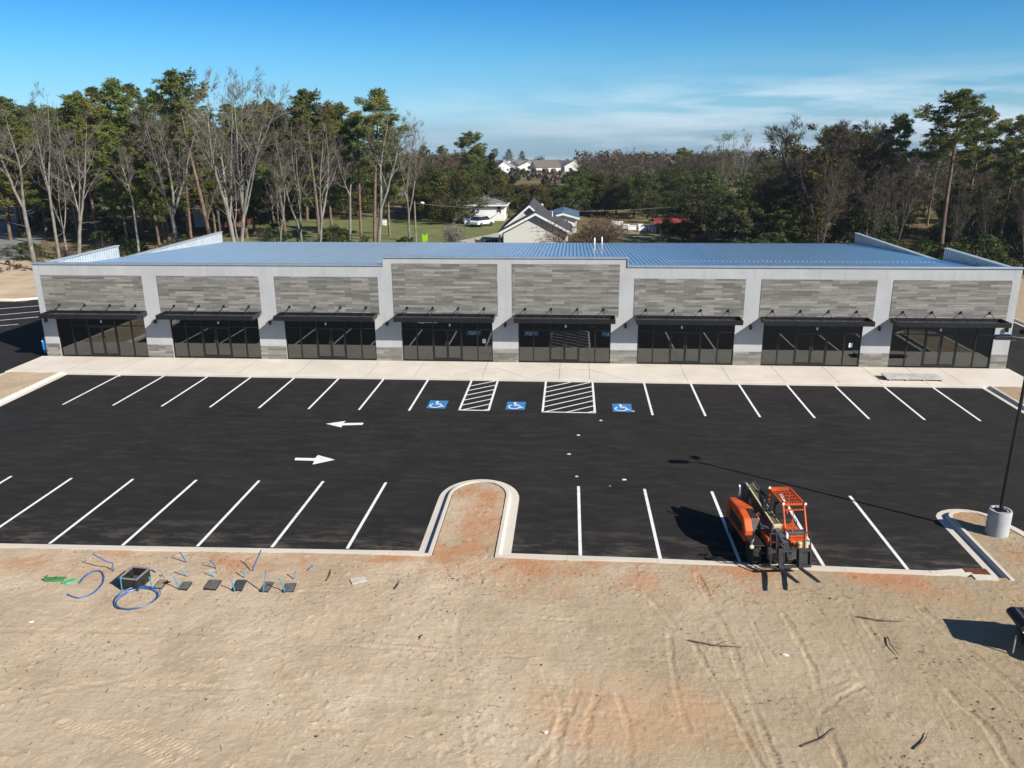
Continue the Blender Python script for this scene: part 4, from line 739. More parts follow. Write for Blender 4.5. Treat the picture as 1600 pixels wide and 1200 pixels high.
# uncountable crumbs, twigs and clods of the bare soil
db = MB(); cen = [(random.uniform(-22, 16), -25.6-random.random()*9.2, random.uniform(.25, 1.3)) for k in range(75)]
for k in range(2000):
    if k % 4: cx_, cy_, cr_ = random.choice(cen); x, y = random.gauss(cx_, cr_), min(-25.5, random.gauss(cy_, cr_*.6))
    else: x, y = random.uniform(-24, 17), -25.5-random.random()**1.3*9.5
    z = .12; r = random.random()
    if r < .62:
        a = random.uniform(0, PI); l = random.uniform(.02, .12)*(1.8 if random.random() < .07 else 1); db.bar((x, y, z+.01), (x+l*math.cos(a), y+l*math.sin(a), z+.012+random.random()*.03), .007, .007)
    else:
        s = random.uniform(.010, .028)*(1.6 if random.random() < .08 else 1); db.add([(x+s*math.cos(t+r*9)*random.uniform(.7, 1.3), y+s*math.sin(t+r*9), z) for t in (0, 1.57, 3.14, 4.71)]+[(x, y, z+s*1.3)], [(0, 1, 4), (1, 2, 4), (2, 3, 4), (3, 0, 4)])
for k in range(140):
    x, y = random.choice([(random.uniform(-4.4, -2.7), random.uniform(-25, -19.5)), (random.uniform(14.8, 16.2), random.uniform(-25, -21)), (random.uniform(-34, -31.6), random.uniform(-10, -4)), (random.uniform(24.2, 26), random.uniform(-9, -4))]); a = random.uniform(0, PI); l = random.uniform(.03, .16); db.bar((x, y, .135), (x+l*math.cos(a), y+l*math.sin(a), .15), .008, .008)
o = db.build('debris', STICK, fix=False); o['kind'] = 'stuff'
# ------------------------------------------------------------------ tree prototypes
def rv(r, z=0): return Vector((r.uniform(-1, 1), r.uniform(-1, 1), r.uniform(-1, 1)+z))
def grow(r, p, d, L, rad_, seg, wob, up):
    pts = [p.copy()]; d = d.normalized()
    for i in range(seg):
        d = (d+rv(r)*wob+Vector((0, 0, up))).normalized(); p = p+d*(L/seg); pts.append(p.copy())
    return pts, d
def perp(r, d, ang):
    a = rv(r); x = (a-d*a.dot(d)).normalized(); return (d*math.cos(ang)+x*math.sin(ang)).normalized()
def at(pts, t):
    f = t*(len(pts)-1); i = min(int(f), len(pts)-2); return pts[i].lerp(pts[i+1], f-i), (pts[i+1]-pts[i]).normalized()
def finish(mbt, mbc, name, tm, cm):
    t = mbt.build('trunk', tm, fix=False, smooth=True); c = mbc.build('crown', cm, fix=False)
    me = (t.data, c.data); bpy.data.objects.remove(t); bpy.data.objects.remove(c); return (name,)+me
def twig_spray(r, mbc, p, d, L, w, n):
    for k in range(n):
        q = perp(r, d, r.uniform(.3, 1.0)); q.z += .25; q.normalize(); l = L*r.uniform(.4, 1.1); e = p+q*l; s = perp(r, q, PI/2)*w
        mbc.add([p-s, p+s, e], [(0, 1, 2)])
        s2 = q.cross(s)
        mbc.add([p-s2, p+s2, e], [(0, 1, 2)])
def bare_tree(seed, H=20, leaders=3, fork=.35, spread=.42, tm=None, cm=None, r0=.24, nl=10, nb=8, wtw=.011, clumps=0):
    r = random.Random(seed); T = MB(); C = MB(); mats2 = []
    base, d0 = grow(r, Vector((0, 0, -.3)), Vector((r.uniform(-.06, .06), r.uniform(-.06, .06), 1)), H*fork, r0, 6, .05, .05); T.tube(base, r0, 8, r2=r0*.72, cap=False); tips = []
    for k in range(leaders):
        t0 = 1.0 if k < 2 else r.uniform(.75, 1.0); p, dd = at(base, t0); a = 2*PI*k/leaders+r.uniform(-.5, .5); q = Vector((math.cos(a)*math.sin(spread*r.uniform(.5, 1.2)), math.sin(a)*math.sin(spread), 1)); L = (H*(1-fork*t0))*r.uniform(.82, 1.0); rr = r0*(.66 if k < 2 else .45)
        ld, de = grow(r, p, q, L, rr, 9, .10, .06); T.tube(ld, rr, 7, r2=.02, cap=False); tips.append(ld)
        for j in range(nl):
            t = r.uniform(.18, .97); lp, lv = at(ld, t); q = perp(r, lv, r.uniform(.45, 1.05)); l2 = L*(1-t*.7)*r.uniform(.3, .58); rb = max(.012, rr*(1-t)*.55); br, be = grow(r, lp, q, l2, rb, 5, .14, .09); T.tube(br, rb, 5, r2=.010, cap=False)
            for m in range(nb):
                u = r.uniform(.2, 1); bp_, bv = at(br, u); q2 = perp(r, bv, r.uniform(.4, .9)); l3 = l2*(1-u*.6)*r.uniform(.3, .6)+.25; b3, _ = grow(r, bp_, q2, l3, .01, 3, .16, .10); C.tube(b3, .013, 3, r2=.006, cap=False)
                for h in range(3): x_, v_ = at(b3, r.uniform(.3, 1)); twig_spray(r, C, x_, v_, .75, wtw, 3)
            x_, v_ = at(br, 1); twig_spray(r, C, x_, v_, .9, wtw, 4)
        x_, v_ = at(ld, 1); twig_spray(r, C, x_, v_, 1.2, wtw, 5)
    # a few dead stubs low on the stem
    for k in range(3): p, v = at(base, r.uniform(.3, .95)); q = perp(r, v, 1.2); b, _ = grow(r, p, q, r.uniform(.8, 2.4), .04, 4, .2, .02); T.tube(b, .035, 5, r2=.01, cap=False)
    return finish(T, C, 'bare_tree', tm or BARKP, cm or TWIGP)
def tuft(r, C, p, R, n, bl, bw, flat=.6):
    for k in range(n):
        q = rv(r); q.z = q.z*flat+.15; q = q.normalized(); o = p+Vector((q.x*R*r.random(), q.y*R*r.random(), q.z*R*r.random()*.7)); e = o+q*bl*r.uniform(.6, 1.2)+Vector((0, 0, -.04)); s = perp(r, q, PI/2)*bw
        C.add([o-s, o+s, e], [(0, 1, 2)])
def pine_tree(seed, H=24, start=.5, nlimb=34, width=4.2, cm=None, dens=1.0):
    r = random.Random(seed); T = MB(); C = MB(); st, _ = grow(r, Vector((0, 0, -.3)), Vector((r.uniform(-.03, .03), r.uniform(-.03, .03), 1)), H, .27, 10, .02, .04); T.tube(st, [.27*(1-.9*i/10)+.015 for i in range(11)], 8, cap=False)
    for k in range(nlimb):
        t = start+(1-start)*(k+r.random())/nlimb; p, v = at(st, min(t, .995)); s = (t-start)/(1-start); prof = (math.sin(PI*min(1, .18+s*.82))**.7)*(1.0 if s < .75 else .85); a = k*2.4+r.uniform(-.4, .4); l = max(.7, width*prof*r.uniform(.55, 1.15)); q = Vector((math.cos(a), math.sin(a), r.uniform(-.1, .45)+s*.4)); br, _ = grow(r, p, q, l, .05, 5, .12, .07); T.tube(br, .055*(1-s*.6), 5, r2=.012, cap=False)
        for m in range(max(4, int(l*2.6*dens))):
            u = r.uniform(.38, 1.05); c, cv = at(br, min(u, 1)); c = c+rv(r)*.38; tuft(r, C, c, .55, int(38*dens), .46, .085)
    for k in range(6): tuft(r, C, st[-1]+rv(r)*.4-Vector((0, 0, .4*k*.5)), .42, 22, .4, .05)
    for k in range(5):   # dead stubs under the crown
        p, v = at(st, r.uniform(.2, start)); q = perp(r, v, 1.3); b, _ = grow(r, p, q, r.uniform(.6, 1.8), .03, 3, .15, .0); T.tube(b, .03, 4, r2=.008, cap=False)
    return finish(T, C, 'pine_tree', BARKPINE, cm or PINEL)
def leaf_blob(r, C, c, R, n, s):
    for k in range(n):
        q = rv(r).normalized(); rr = R*(r.random()**.35); p = c+Vector((q.x*rr, q.y*rr, q.z*rr*.75)); nrm = (q+rv(r)*.7).normalized(); a = perp(r, nrm, PI/2); b = nrm.cross(a); l = s*r.uniform(.6, 1.3); w = l*.55
        C.add([p-a*l, p+b*w, p+a*l, p-b*w], [(0, 1, 2, 3)])
def leafy_tree(seed, H=10, W_=8, base=.18, name='evergreen_tree', lm=None, tm=None, n=62, leaf=.17, per=110, conical=False):
    r = random.Random(seed); T = MB(); C = MB(); st, _ = grow(r, Vector((0, 0, -.3)), Vector((0, 0, 1)), H*.62, .2, 5, .06, .05); T.tube(st, .21, 8, r2=.07, cap=False)
    for k in range(n):
        a = r.uniform(0, 2*PI); z = r.random(); sh = (1-z)**.75 if conical else math.sin(PI*(.16+.80*z))**.6; rr = (W_/2)*sh*(.35+.65*r.random()**.5)*r.uniform(.8, 1.12); c = Vector((math.cos(a)*rr, math.sin(a)*rr, H*(base+(1-base)*z)*r.uniform(.94, 1.02))); R = W_*.115*r.uniform(.6, 1.35)
        leaf_blob(r, C, c, R, per, leaf)
        if k % 2 == 0:
            p, _v = at(st, min(1, max(.15, z*.9))); T.tube([p, p.lerp(c, .5)+rv(r)*.2, c], .05, 4, r2=.012, cap=False)
    return finish(T, C, name, tm or BARKG, lm or EVERL)
def vine_tree(seed, H=16):
    n, t, c = bare_tree(seed, H, 5, .3, .40, BARKG, TWIGG, .2, 12, 13, .017); r = random.Random(seed+99); C = MB()
    C.v = [tuple(v.co) for v in c.vertices]; C.f = [tuple(p.vertices) for p in c.polygons]; C.mi = [0]*len(C.f); C.cur = 1
    for k in range(60):
        z = r.uniform(.05, .95); a = r.uniform(0, 2*PI); rr = r.uniform(.3, 3.0)*(1.15-abs(z-.55)); leaf_blob(r, C, Vector((rr*math.cos(a), rr*math.sin(a), H*z)), r.uniform(.5, 1.1), 70, .16)
    o = C.build('crown', [TWIGG, VINEL], fix=False); me = o.data; bpy.data.objects.remove(o); return ('vine_covered_tree', t, me)
def twig_bush(seed, H=3, W_=5, m=None, n=420, name='bare_bush', lm=None, leaf=0):
    r = random.Random(seed); T = MB(); C = MB()
    for k in range(14):
        a = r.uniform(0, 2*PI); q = Vector((math.cos(a)*W_/H*.55*r.random(), math.sin(a)*W_/H*.55*r.random(), 1)); b, _ = grow(r, Vector((r.uniform(-.3, .3), r.uniform(-.3, .3), -.1)), q, H*r.uniform(.7, 1.05), .05, 5, .12, .0); T.tube(b, .045, 5, r2=.012, cap=False)
        for j in range(n//14):
            p, v = at(b, r.uniform(.15, 1)); q2 = perp(r, v, r.uniform(.4, 1.3)); b3, _ = grow(r, p, q2, r.uniform(.5, 1.3)*W_*.16, .01, 3, .22, -.02); C.tube(b3, .014, 3, r2=.007, cap=False)
            x_, v_ = at(b3, 1); twig_spray(r, C, x_, v_, .55, .013, 4)
            if leaf:
                C.cur = 1; leaf_blob(r, C, x_, .22, leaf, .06); C.cur = 0
    t = T.build('trunk', BARKG, fix=False, smooth=True); c = C.build('crown', [m or TWIGR]+([lm] if lm else []), fix=False); me = (t.data, c.data); bpy.data.objects.remove(t); bpy.data.objects.remove(c); return (name,)+me
BARE = [bare_tree(s, 20, l, f, sp) for s, l, f, sp in ((11, 3, .33, .40), (12, 2, .42, .30), (13, 4, .30, .38), (14, 3, .24, .28), (15, 2, .5, .35))]
BAREG = [bare_tree(s, 15, l, f, sp, BARKG, TWIGG, .17, 9, 8, .017) for s, l, f, sp in ((21, 4, .25, .38), (22, 3, .3, .45), (23, 4, .2, .3))]
BARER = [bare_tree(s, 13, l, f, sp, BARKG, TWIGR, .15, 9, 8, .018) for s, l, f, sp in ((26, 4, .22, .4), (27, 3, .3, .35))]
SPRING = [leafy_tree(28, 14, 8, .45, 'budding_tree', SPRINGL, BARKG, 46, .09, 60)]
PINE = [pine_tree(s, 24, st, n, w) for s, st, n, w in ((31, .52, 44, 4.2), (32, .30, 60, 5.2), (33, .62, 32, 4.2), (34, .24, 62, 4.9), (35, .56, 36, 5.0))]
EVER = [leafy_tree(s, 10, w) for s, w in ((41, 8), (42, 7), (43, 9))]
OLIVE = [leafy_tree(s, 9, w, .12, 'russet_green_tree', OLIVEL, None, 80, .17, 120) for s, w in ((46, 12), (47, 10))]
DARK = [leafy_tree(s, 10, w, .1, 'shade_toned_evergreen', DARKL) for s, w in ((48, 7), (49, 8))]
CEDAR = [leafy_tree(51, 11, 5.5, .08, 'cedar_tree', DARKL, None, 60, .15, 100, True)]
VINE = [vine_tree(s) for s in (55, 56, 57)]
BUSH = [leafy_tree(s, 2.6, 3.4, .02, 'green_bush', EVERL, None, 34, .11, 80) for s in (61, 62)]
BRBUSH = [twig_bush(64, 4.6, 7.2, TWIGR, 1700)]; SMBUSH = [twig_bush(66, 2.6, 3.0, TWIGG, 320)]
BLOSSOM = [twig_bush(65, 3.6, 4.4, TWIGP, 420, 'blossoming_tree', BLOSS, 5)]
HREF = {}
for lst, h in ((BARE, 20), (BAREG, 15), (BARER, 13), (SPRING, 14), (PINE, 24), (EVER, 10), (OLIVE, 9), (DARK, 10), (CEDAR, 11), (VINE, 16), (BUSH, 2.6), (BRBUSH, 4.6), (SMBUSH, 2.6), (BLOSSOM, 3.6)):
    for p in lst: zs = max(v.co.z for v in p[2].vertices); HREF[p[1].name] = max(zs, max(v.co.z for v in p[1].vertices))
CAT = {'green_bush': 'bush', 'bare_bush': 'bush'}
def plant(proto, loc, height, rz, label, group=None, tilt=(0, 0), wide=1.0):
    s = height/HREF[proto[1].name]; o = bpy.data.objects.new(proto[0], None); COL.objects.link(o); o.location = loc; o.scale = (s*wide, s*wide, s); o.rotation_euler = Euler((tilt[1], tilt[0], rz), 'XYZ')
    if tilt != (0, 0): o.rotation_euler = (Matrix.Rotation(tilt[0], 3, 'Y') @ Matrix.Rotation(tilt[1], 3, 'X') @ Matrix.Rotation(rz, 3, 'Z')).to_euler()
    for nm, me in (('trunk', proto[1]), ('crown', proto[2])):
        c = bpy.data.objects.new(nm, me); COL.objects.link(c); c.parent = o
    return tag(o, label, CAT.get(proto[0], 'tree'), group)
def tree_px(proto, top, Y, label, group=None, base=None, wide=1.0, rz=None, lift=0.0):
    """a tree whose top shows at the pixel top when it stands Y metres behind the facade"""
    t = F(*top, Y); xb = t.x; tilt = 0
    if base is not None:
        b = F(base, 380, Y); xb = b.x-(t.x-b.x)*b.z/max(1, t.z-b.z); tilt = math.atan2(t.x-xb, t.z)
    return plant(proto, (xb, Y, gz(Y)), t.z+lift-gz(Y), random.uniform(0, 6.28) if rz is None else rz, label, group, (tilt, 0), wide)
# ---- named trees, left to right
for base, top, Y, k, rz, lab in [
    (47, (2, 160), 36, 1, .4, 'bare dark-footed tree at the left edge, leaning out of the picture'),
    (88, (38, 122), 40, 1, 2.0, 'bare pale tree with a long leaning trunk, second from the left edge'),
    (104, (82, 215), 47, 3, 1.0, 'lower bare tree tucked between two taller pale ones near the left edge'),
    (122, (113, 160), 41, 0, .9, 'bare pale tree with a forked trunk standing over the left parapet'),
    (214, (195, 215), 44, 4, 2.2, 'slim bare tree with a bent trunk behind the step in the left parapet'),
    (278, (240, 158), 43, 2, 0.3, 'bare tree with several upright stems behind the middle of the left parapet'),
    (367, (306, 92), 36, 0, 2.7, 'tallest bare pale tree leaning left, behind the rear end of the left parapet'),
    (376, (398, 90), 37, 2, 4.0, 'tallest bare pale tree leaning right, twin of the left-leaning one'),
    (437, (425, 230), 46, 3, 5.0, 'short twiggy bare tree between the tall twins and the slender grey one'),
    (475, (455, 165), 41, 3, 1.7, 'slender bare grey tree left of the thick dark trunk'),
    (500, (515, 160), 38, 0, 5.6, 'bare tree with the thickest dark trunk and a long arching limb'),
    (592, (612, 158), 38, 1, 3.2, 'lone slender white-barked tree right of the arching limb'),
    (640, (640, 168), 64, 3, .2, 'thin bare tree standing over the utility pole'),
    (545, (542, 225), 60, 4, 1.2, 'thin bare tree behind the lawn, in front of the split-topped pine')]:
    tree_px(BARE[k], top, Y, lab, 'bare pale trees close behind the shop row', base, rz=rz, wide=.82+.5*((base*7) % 11)/11)
LP = [((272, 106), 52, 2, 330, 'pine with a small high tuft beside the left-leaning tall bare tree'), ((180, 118), 66, 1, None, 'highest rounded pine of the left clump'), ((207, 127), 72, 3, None, 'deep green pine just right of the highest one in the left clump'), ((234, 136), 64, 1, None, 'bushy pine on the right shoulder of the left clump'),
      ((150, 132), 64, 3, None, 'bushy pine on the left shoulder of the left clump'), ((118, 140), 60, 4, None, 'open-crowned pine at the left of the clump, with sky showing through'), ((90, 165), 66, 0, None, 'lower pine with a drooping left limb beside the open-crowned one'), ((172, 185), 56, 3, None, 'nearest low pine in front of the left clump'), ((225, 200), 54, 3, None, 'nearest low pine in front of the right shoulder of the clump'), ((428, 152), 62, 4, None, 'pine half hidden by the right-leaning tall bare tree'),
      ((482, 137), 60, 2, None, 'high narrow pine right of the tall bare twins'), ((506, 168), 64, 1, None, 'shorter full pine next to the high narrow one'), ((572, 134), 60, 0, None, 'tall layered pine standing free against the sky in the left half'), ((553, 178), 66, 2, None, 'thin pine with a one-sided tuft left of the free layered pine'), ((600, 190), 70, 1, None, 'lower pine at the right foot of the free layered pine'),
      ((10, 170), 62, 1, None, 'dark pine at the left edge behind the leaning bare tree'), ((-25, 150), 64, 3, None, 'pine crossing the left edge of the photo'), ((45, 205), 70, 3, None, 'low pine behind the second bare tree from the left edge'),
      ((1490, 136), 48, 2, 1470, 'tallest broad pine at the right, towering over the dark woods'), ((1553, 163), 54, 4, 1500, 'broad pine right of the tallest one'), ((1592, 176), 50, 0, 1560, 'pine crossing the right edge of the photo'), ((1403, 174), 52, 2, 1372, 'thin dark pine left of the tallest one, with a long bare stem'), ((1376, 200), 58, 2, None, 'small-topped pine beside the thin dark one'),
      ((728, 203), 118, 4, None, 'far pine rising highest above the middle woods'), ((748, 222), 126, 1, None, 'far pine just right of the highest middle one'), ((660, 226), 150, 3, None, 'far dark pine over the bare trees behind the utility pole'), ((690, 226), 155, 1, None, 'far dark pine left of the highest middle one'), ((815, 235), 705, 1, None, 'distant pine on the skyline over the housing estate'), ((795, 232), 715, 3, None, 'distant broad pine left of the housing estate'), ((772, 231), 700, 4, None, 'distant pine between the estate and the highest middle pine'), ((1070, 229), 190, 4, None, 'flat-topped far pine right of the middle of the skyline')]
for top, Y, k, b, lab in LP: tree_px(PINE[k], top, Y, lab, 'pine trees in the woods around the site', b, wide=1.45 if top[0] == 1490 else .98 if top[0] > 1300 and Y < 60 else 1.12 if Y < 100 else 1.3)
for lst, top, Y, lab, wd in [(OLIVE[0], (708, 262), 90, 'big rounded russet-topped green tree beside the white house', 1.05), (OLIVE[1], (655, 285), 96, 'green tree adjoining the russet-topped one, behind the utility pole', 1), (CEDAR[0], (769, 238), 100, 'dark pointed cedar right of the russet-topped tree', 1), (EVER[2], (1010, 266), 96, 'bright green rounded tree standing right of the houses', .85), (SPRING[0], (1136, 203), 112, 'tall budding pale green tree breaking the skyline right of centre', 1.0), (BARE[3], (1166, 198), 118, 'thin bare tree next to the budding pale green one', 1),
                         (VINE[0], (1278, 170), 50, 'bare-topped tree hung with yellow-brown vines, left end of the dark woods', 1.25), (VINE[1], (1338, 180), 53, 'second vine-hung tree with a wide brown top, right of the first', 1.3), (BRBUSH[0], (930, 332), 40, 'wide russet leafless bush behind the roof, right of the tan house', 1.6), (BLOSSOM[0], (706, 340), 50, 'small tree in pale blossom beside the driveway', 1.1), (OLIVE[1], (840, 286), 98, 'green tree behind the ridge of the tan house', .9)]:
    tree_px(lst, top, Y, lab, None, wide=wd)
# ---- trees one can count but not tell apart
def many(protos, n, x0, x1, y0, y1, h0, h1, label, group, wide=(.9, 1.2), avoid=None, seed=0):
    r = random.Random(seed); k = 0; tries = 0; pts = []
    while k < n and tries < n*60:
        tries += 1; x = r.uniform(x0, x1); y = r.uniform(y0, y1)
        if avoid and avoid(x, y): continue
        if any((x-a)**2+(y-b)**2 < 2.2**2 for a, b in pts): continue
        pts.append((x, y)); plant(r.choice(protos), (x, y, gz(y)), r.uniform(h0, h1), r.uniform(0, 6.28), label, group, (r.uniform(-.04, .04), r.uniform(-.04, .04)), r.uniform(*wide)); k += 1
left_edge = lambda x, y: (x > -40 and y < 100) or (-85-(y-60)*.4 > x > -97-(y-60)*.45)
many(PINE[1:2]+PINE[3:4], 12, -68, -47, 56, 80, 14, 19, 'thick green pine inside the left clump', 'thick pines inside the left clump', (1.1, 1.35), None, 21)
many(PINE, 40, -125, -42, 66, 120, 16, 21, 'dark pine in the thick of the left woods', 'pines in the thick of the left woods', (1.1, 1.4), left_edge, 1)
many(EVER+DARK, 18, -118, -46, 70, 110, 6, 12, 'evergreen tree under the pines of the left woods', 'evergreens under the left pines', (1.0, 1.4), left_edge, 2)
many(BAREG+BARE[2:4], 26, -105, -34, 56, 108, 10, 17, 'bare grey tree among the pines of the left woods', 'bare trees among the left pines', (.9, 1.2), lambda x, y: (x > -46 and 57 < y < 98), 3)
many(EVER+OLIVE, 30, -56, -14, 97, 118, 5.5, 10, 'evergreen tree along the far side of the lawn', 'evergreens along the far side of the lawn', (1.0, 1.35), None, 4)
sector = lambda x, y: -.12 < x/(y+49.5) < .0
many(EVER+OLIVE, 24, -4, 26, 98, 128, 5.5, 8.0, 'evergreen tree in the belt behind the houses', 'evergreens in the belt behind the houses', (1.0, 1.4), sector, 5)
many(EVER+OLIVE, 20, -20, 2, 104, 126, 4.2, 5.4, 'evergreen tree in the belt behind the houses', 'evergreens in the belt behind the houses', (1.2, 1.7), None, 25)
many(BAREG+BARER, 20, -46, 0, 108, 150, 8, 12.5, 'bare tree in the woods beyond the lawn', 'bare trees beyond the lawn', (1, 1.4), sector, 6)
many(BAREG+BARER, 46, 2, 82, 118, 210, 8.5, 12.5, 'bare brown tree in the woodland along the skyline', 'bare trees along the skyline', (1.1, 1.6), sector, 7)
many(EVER+DARK+OLIVE, 16, 20, 70, 100, 180, 6, 9.5, 'evergreen tree scattered in the skyline woodland', 'evergreens in the skyline woodland', (1.0, 1.5), None, 8)
many(BAREG+BARER, 34, 25, 84, 46, 108, 9, 13.5, 'bare dark tree in the thick woods on the right', 'bare trees of the right woods', (1.0, 1.4), lambda x, y: x < 18+y*.12, 9)
many(VINE, 18, 24, 70, 42, 76, 9, 13, 'vine-hung brown tree in the thick woods on the right', 'vine-hung trees of the right woods', (1.1, 1.4), None, 10)
many(DARK[:1]+EVER+OLIVE[:1], 36, 20, 80, 44, 100, 5, 9.5, 'dark evergreen in the thick woods on the right', 'evergreens of the right woods', (1.0, 1.5), lambda x, y: x < 16+y*.08, 11)
many(PINE, 7, 36, 80, 60, 100, 14, 17.5, 'dark pine deep in the right woods', 'pines deep in the right woods', (1.1, 1.3), None, 12)
many(BAREG, 9, 24, 60, 37, 46, 8, 12, 'thin bare stem at the front of the right woods', 'thin pale stems before the right woods', (.4, .55), None, 13)
many(BUSH, 44, 8, 66, 34.5, 56, 1.6, 4.0, 'green bush at the front of the right woods', 'green bushes before the right woods', (1.0, 1.5), lambda x, y: x < 18, 14)
many(DARK, 8, 10, 22, 62, 92, 4, 7, 'dark low evergreen around the red roofed shed', 'evergreens around the red shed', (1.1, 1.4), lambda x, y: (8 < x < 21 and 70 < y < 88), 15)
many(SMBUSH+BUSH, 34, -66, -12, 42, 62, 1.2, 2.8, 'scrubby bush on the leaf litter behind the shop row', 'scrubby bushes behind the shop row', (1, 1.4), lambda x, y: x > -28 and y > 50, 16)
many(BUSH, 10, -112, -62, 46, 84, 1.6, 3.2, 'green bush beside the road on the left', 'green bushes beside the left road', (1, 1.4), left_edge, 17)

# ---- far-off woods that read as one mass, and the floor cover
def blob_mass(name, spots, mats3, leaf, per, flat=.8):
    C = MB(); r = random.Random(77)
    for x, y, z, R, mi in spots: C.cur = mi; leaf_blob(r, C, Vector((x, y, z)), R, per, leaf)
    o = C.build(name, mats3, fix=False); o['kind'] = 'stuff'; return o
r_ = random.Random(5); spots = []
for k in range(1300):
    y = 215+(r_.random()**1.5)*700; x = r_.uniform(-1.0, 1.0)*(y*.75+60)-y*.07; h = r_.uniform(6, 10.5)
    if -62 < x < 26 and y < 240: continue
    mi = r_.choice((0, 0, 1, 1, 2))
    if -.125 < x/(y+49.5) < .012 and y < 700:
        if y > 470 and r_.random() < .8: continue
        h = r_.uniform(2.2, 3.8); mi = r_.choice((1, 1, 2))
    for j in range(3): spots.append((x+r_.uniform(-3, 3), y+r_.uniform(-3, 3), gz(y)+h*(.3+.32*j), h*.34, mi))
blob_mass('distant_woods', spots, [TWIGG, DARKL, TWIGR], .75, 46)
spots = []
for k in range(520):
    x, y = r_.uniform(7, 75), r_.uniform(33, 60); spots.append((x, y, r_.uniform(.2, 1.5), r_.uniform(.5, 1.1), r_.choice((0, 0, 1, 2))))
for k in range(260):
    x, y = r_.uniform(-75, -20), r_.uniform(34, 56); spots.append((x, y, r_.uniform(.0, .5), r_.uniform(.3, .7), r_.choice((0, 1, 2, 2))))
blob_mass('undergrowth', spots, [DARKL, OLIVEL, TWIGG], .11, 70)
# ------------------------------------------------------------------ lawn, road and houses behind the row
LAWN = mat('mown_grass', (.10, .125, .03), .95, col2=(.16, .165, .055), scale=.35, detail=8, bump=.5, bscale=5)
TARMAC = mat('old_road', (.20, .19, .18), .9, var=.12, scale=.5); GRAVEL = mat('concrete_drive', (.42, .38, .32), .9, var=.12, scale=.6)
struct(MB().sheet([(-50, 55), (-30, 53), (-9, 52), (-9, 66), (-8, 99), (-20, 101), (-40, 108), (-54, 106)], -.046).build('lawn', LAWN))
struct(MB().sheet([(6, 66), (13, 66), (13, 88), (5, 90)], -.046).build('meadow', mat('dry_grass', (.20, .18, .08), .95, var=.25, scale=.8)))
dv = [(F(x, y, 0), 0) for x, y in ()]
d0 = [G(x, y) for x, y in ((700, 379), (760, 367), (800, 358), (806, 362), (772, 372), (735, 382))]; struct(MB().sheet([(p.x, p.y) for p in d0], -.042).build('driveway', GRAVEL))
rd = [(-62, 25), (-70, 40), (-79, 57), (-89, 76), (-100, 97), (-112, 122), (-126, 150)]
L_ = [(x-4.4, y-2.2) for x, y in rd]; R_ = [(x+4.4, y+2.2) for x, y in rd]; struct(MB().sheet(L_+R_[::-1], -.044).build('road', TARMAC))
SH = lambda n, c: mat(n, c, .9, var=.2, scale=2.5, bump=.25, bscale=14)
ROOFD = SH('dark_shingle', (.050, .048, .055)); ROOFG = SH('grey_shingle', (.15, .145, .15)); ROOFB = SH('brown_shingle', (.14, .115, .095)); TANW = mat('tan_siding', (.60, .59, .53), .7, var=.08, scale=1.2, stretch=(.3, .3, 9)); PANE_ = mat('dark_window', (.02, .025, .03), .15, var=.1); REDR = mat('red_metal_roof', (.36, .045, .04), .5, var=.15, scale=1.5); BRICK = mat('red_brick', (.17, .05, .038), .85, var=.25, scale=6)
def gable(o, x0, x1, y0, y1, he, hp, wall, roofm, ov=.4, trim=WHITE, axis='y'):
    """gabled block; ridge runs along y (gable faces us) or along x"""
    if axis == 'y':
        xm = (x0+x1)/2; b = MB(); b.profile([(x0, 0), (x1, 0), (x1, he), (xm, hp), (x0, he)], y0, y1, 'y'); b.build('wall', wall, o)
        sl_ = (hp-he)/(xm-x0); r = MB(); t = .16
        for s in (-1, 1):
            xe = xm+s*((x1-x0)/2+ov); ze = hp-sl_*((x1-x0)/2+ov); r.profile([(xm, hp+.03), (xe, ze+.03), (xe, ze+.03+t), (xm, hp+.03+t)], y0-ov, y1+ov, 'y')
        rr = r.build('roof', roofm, o); f = MB()
        for s in (-1, 1):
            xe = xm+s*((x1-x0)/2+ov+.02); ze = hp-sl_*((x1-x0)/2+ov+.02); f.profile([(xm, hp-.18), (xe, ze-.18), (xe, ze+.10), (xm, hp+.10)], y0-ov-.06, y0-ov-.01, 'y')
        f.build('bargeboard', trim, rr)
    else:
        ym = (y0+y1)/2; b = MB(); b.profile([(y0, 0), (y1, 0), (y1, he), (ym, hp), (y0, he)], x0, x1, 'x'); b.build('wall', wall, o); sl_ = (hp-he)/(ym-y0); r = MB(); t = .14
        for s in (-1, 1):
            ye = ym+s*((y1-y0)/2+ov); ze = hp-sl_*((y1-y0)/2+ov); r.profile([(ym, hp+.03), (ye, ze+.03), (ye, ze+.03+t), (ym, hp+.03+t)], x0-ov, x1+ov, 'x')
        r.build('roof', roofm, o)
def window(o, x, y, z, w, h):
    f = MB().box(x-w/2-.08, x+w/2+.08, y-.06, y-.005, z-.08, z+h+.08).build('window', WHITE, o); MB().box(x-w/2, x+w/2, y-.075, y-.06, z, z+h).box(x-.02, x+.02, y-.085, y-.075, z, z+h).build('pane', PANE_, f)
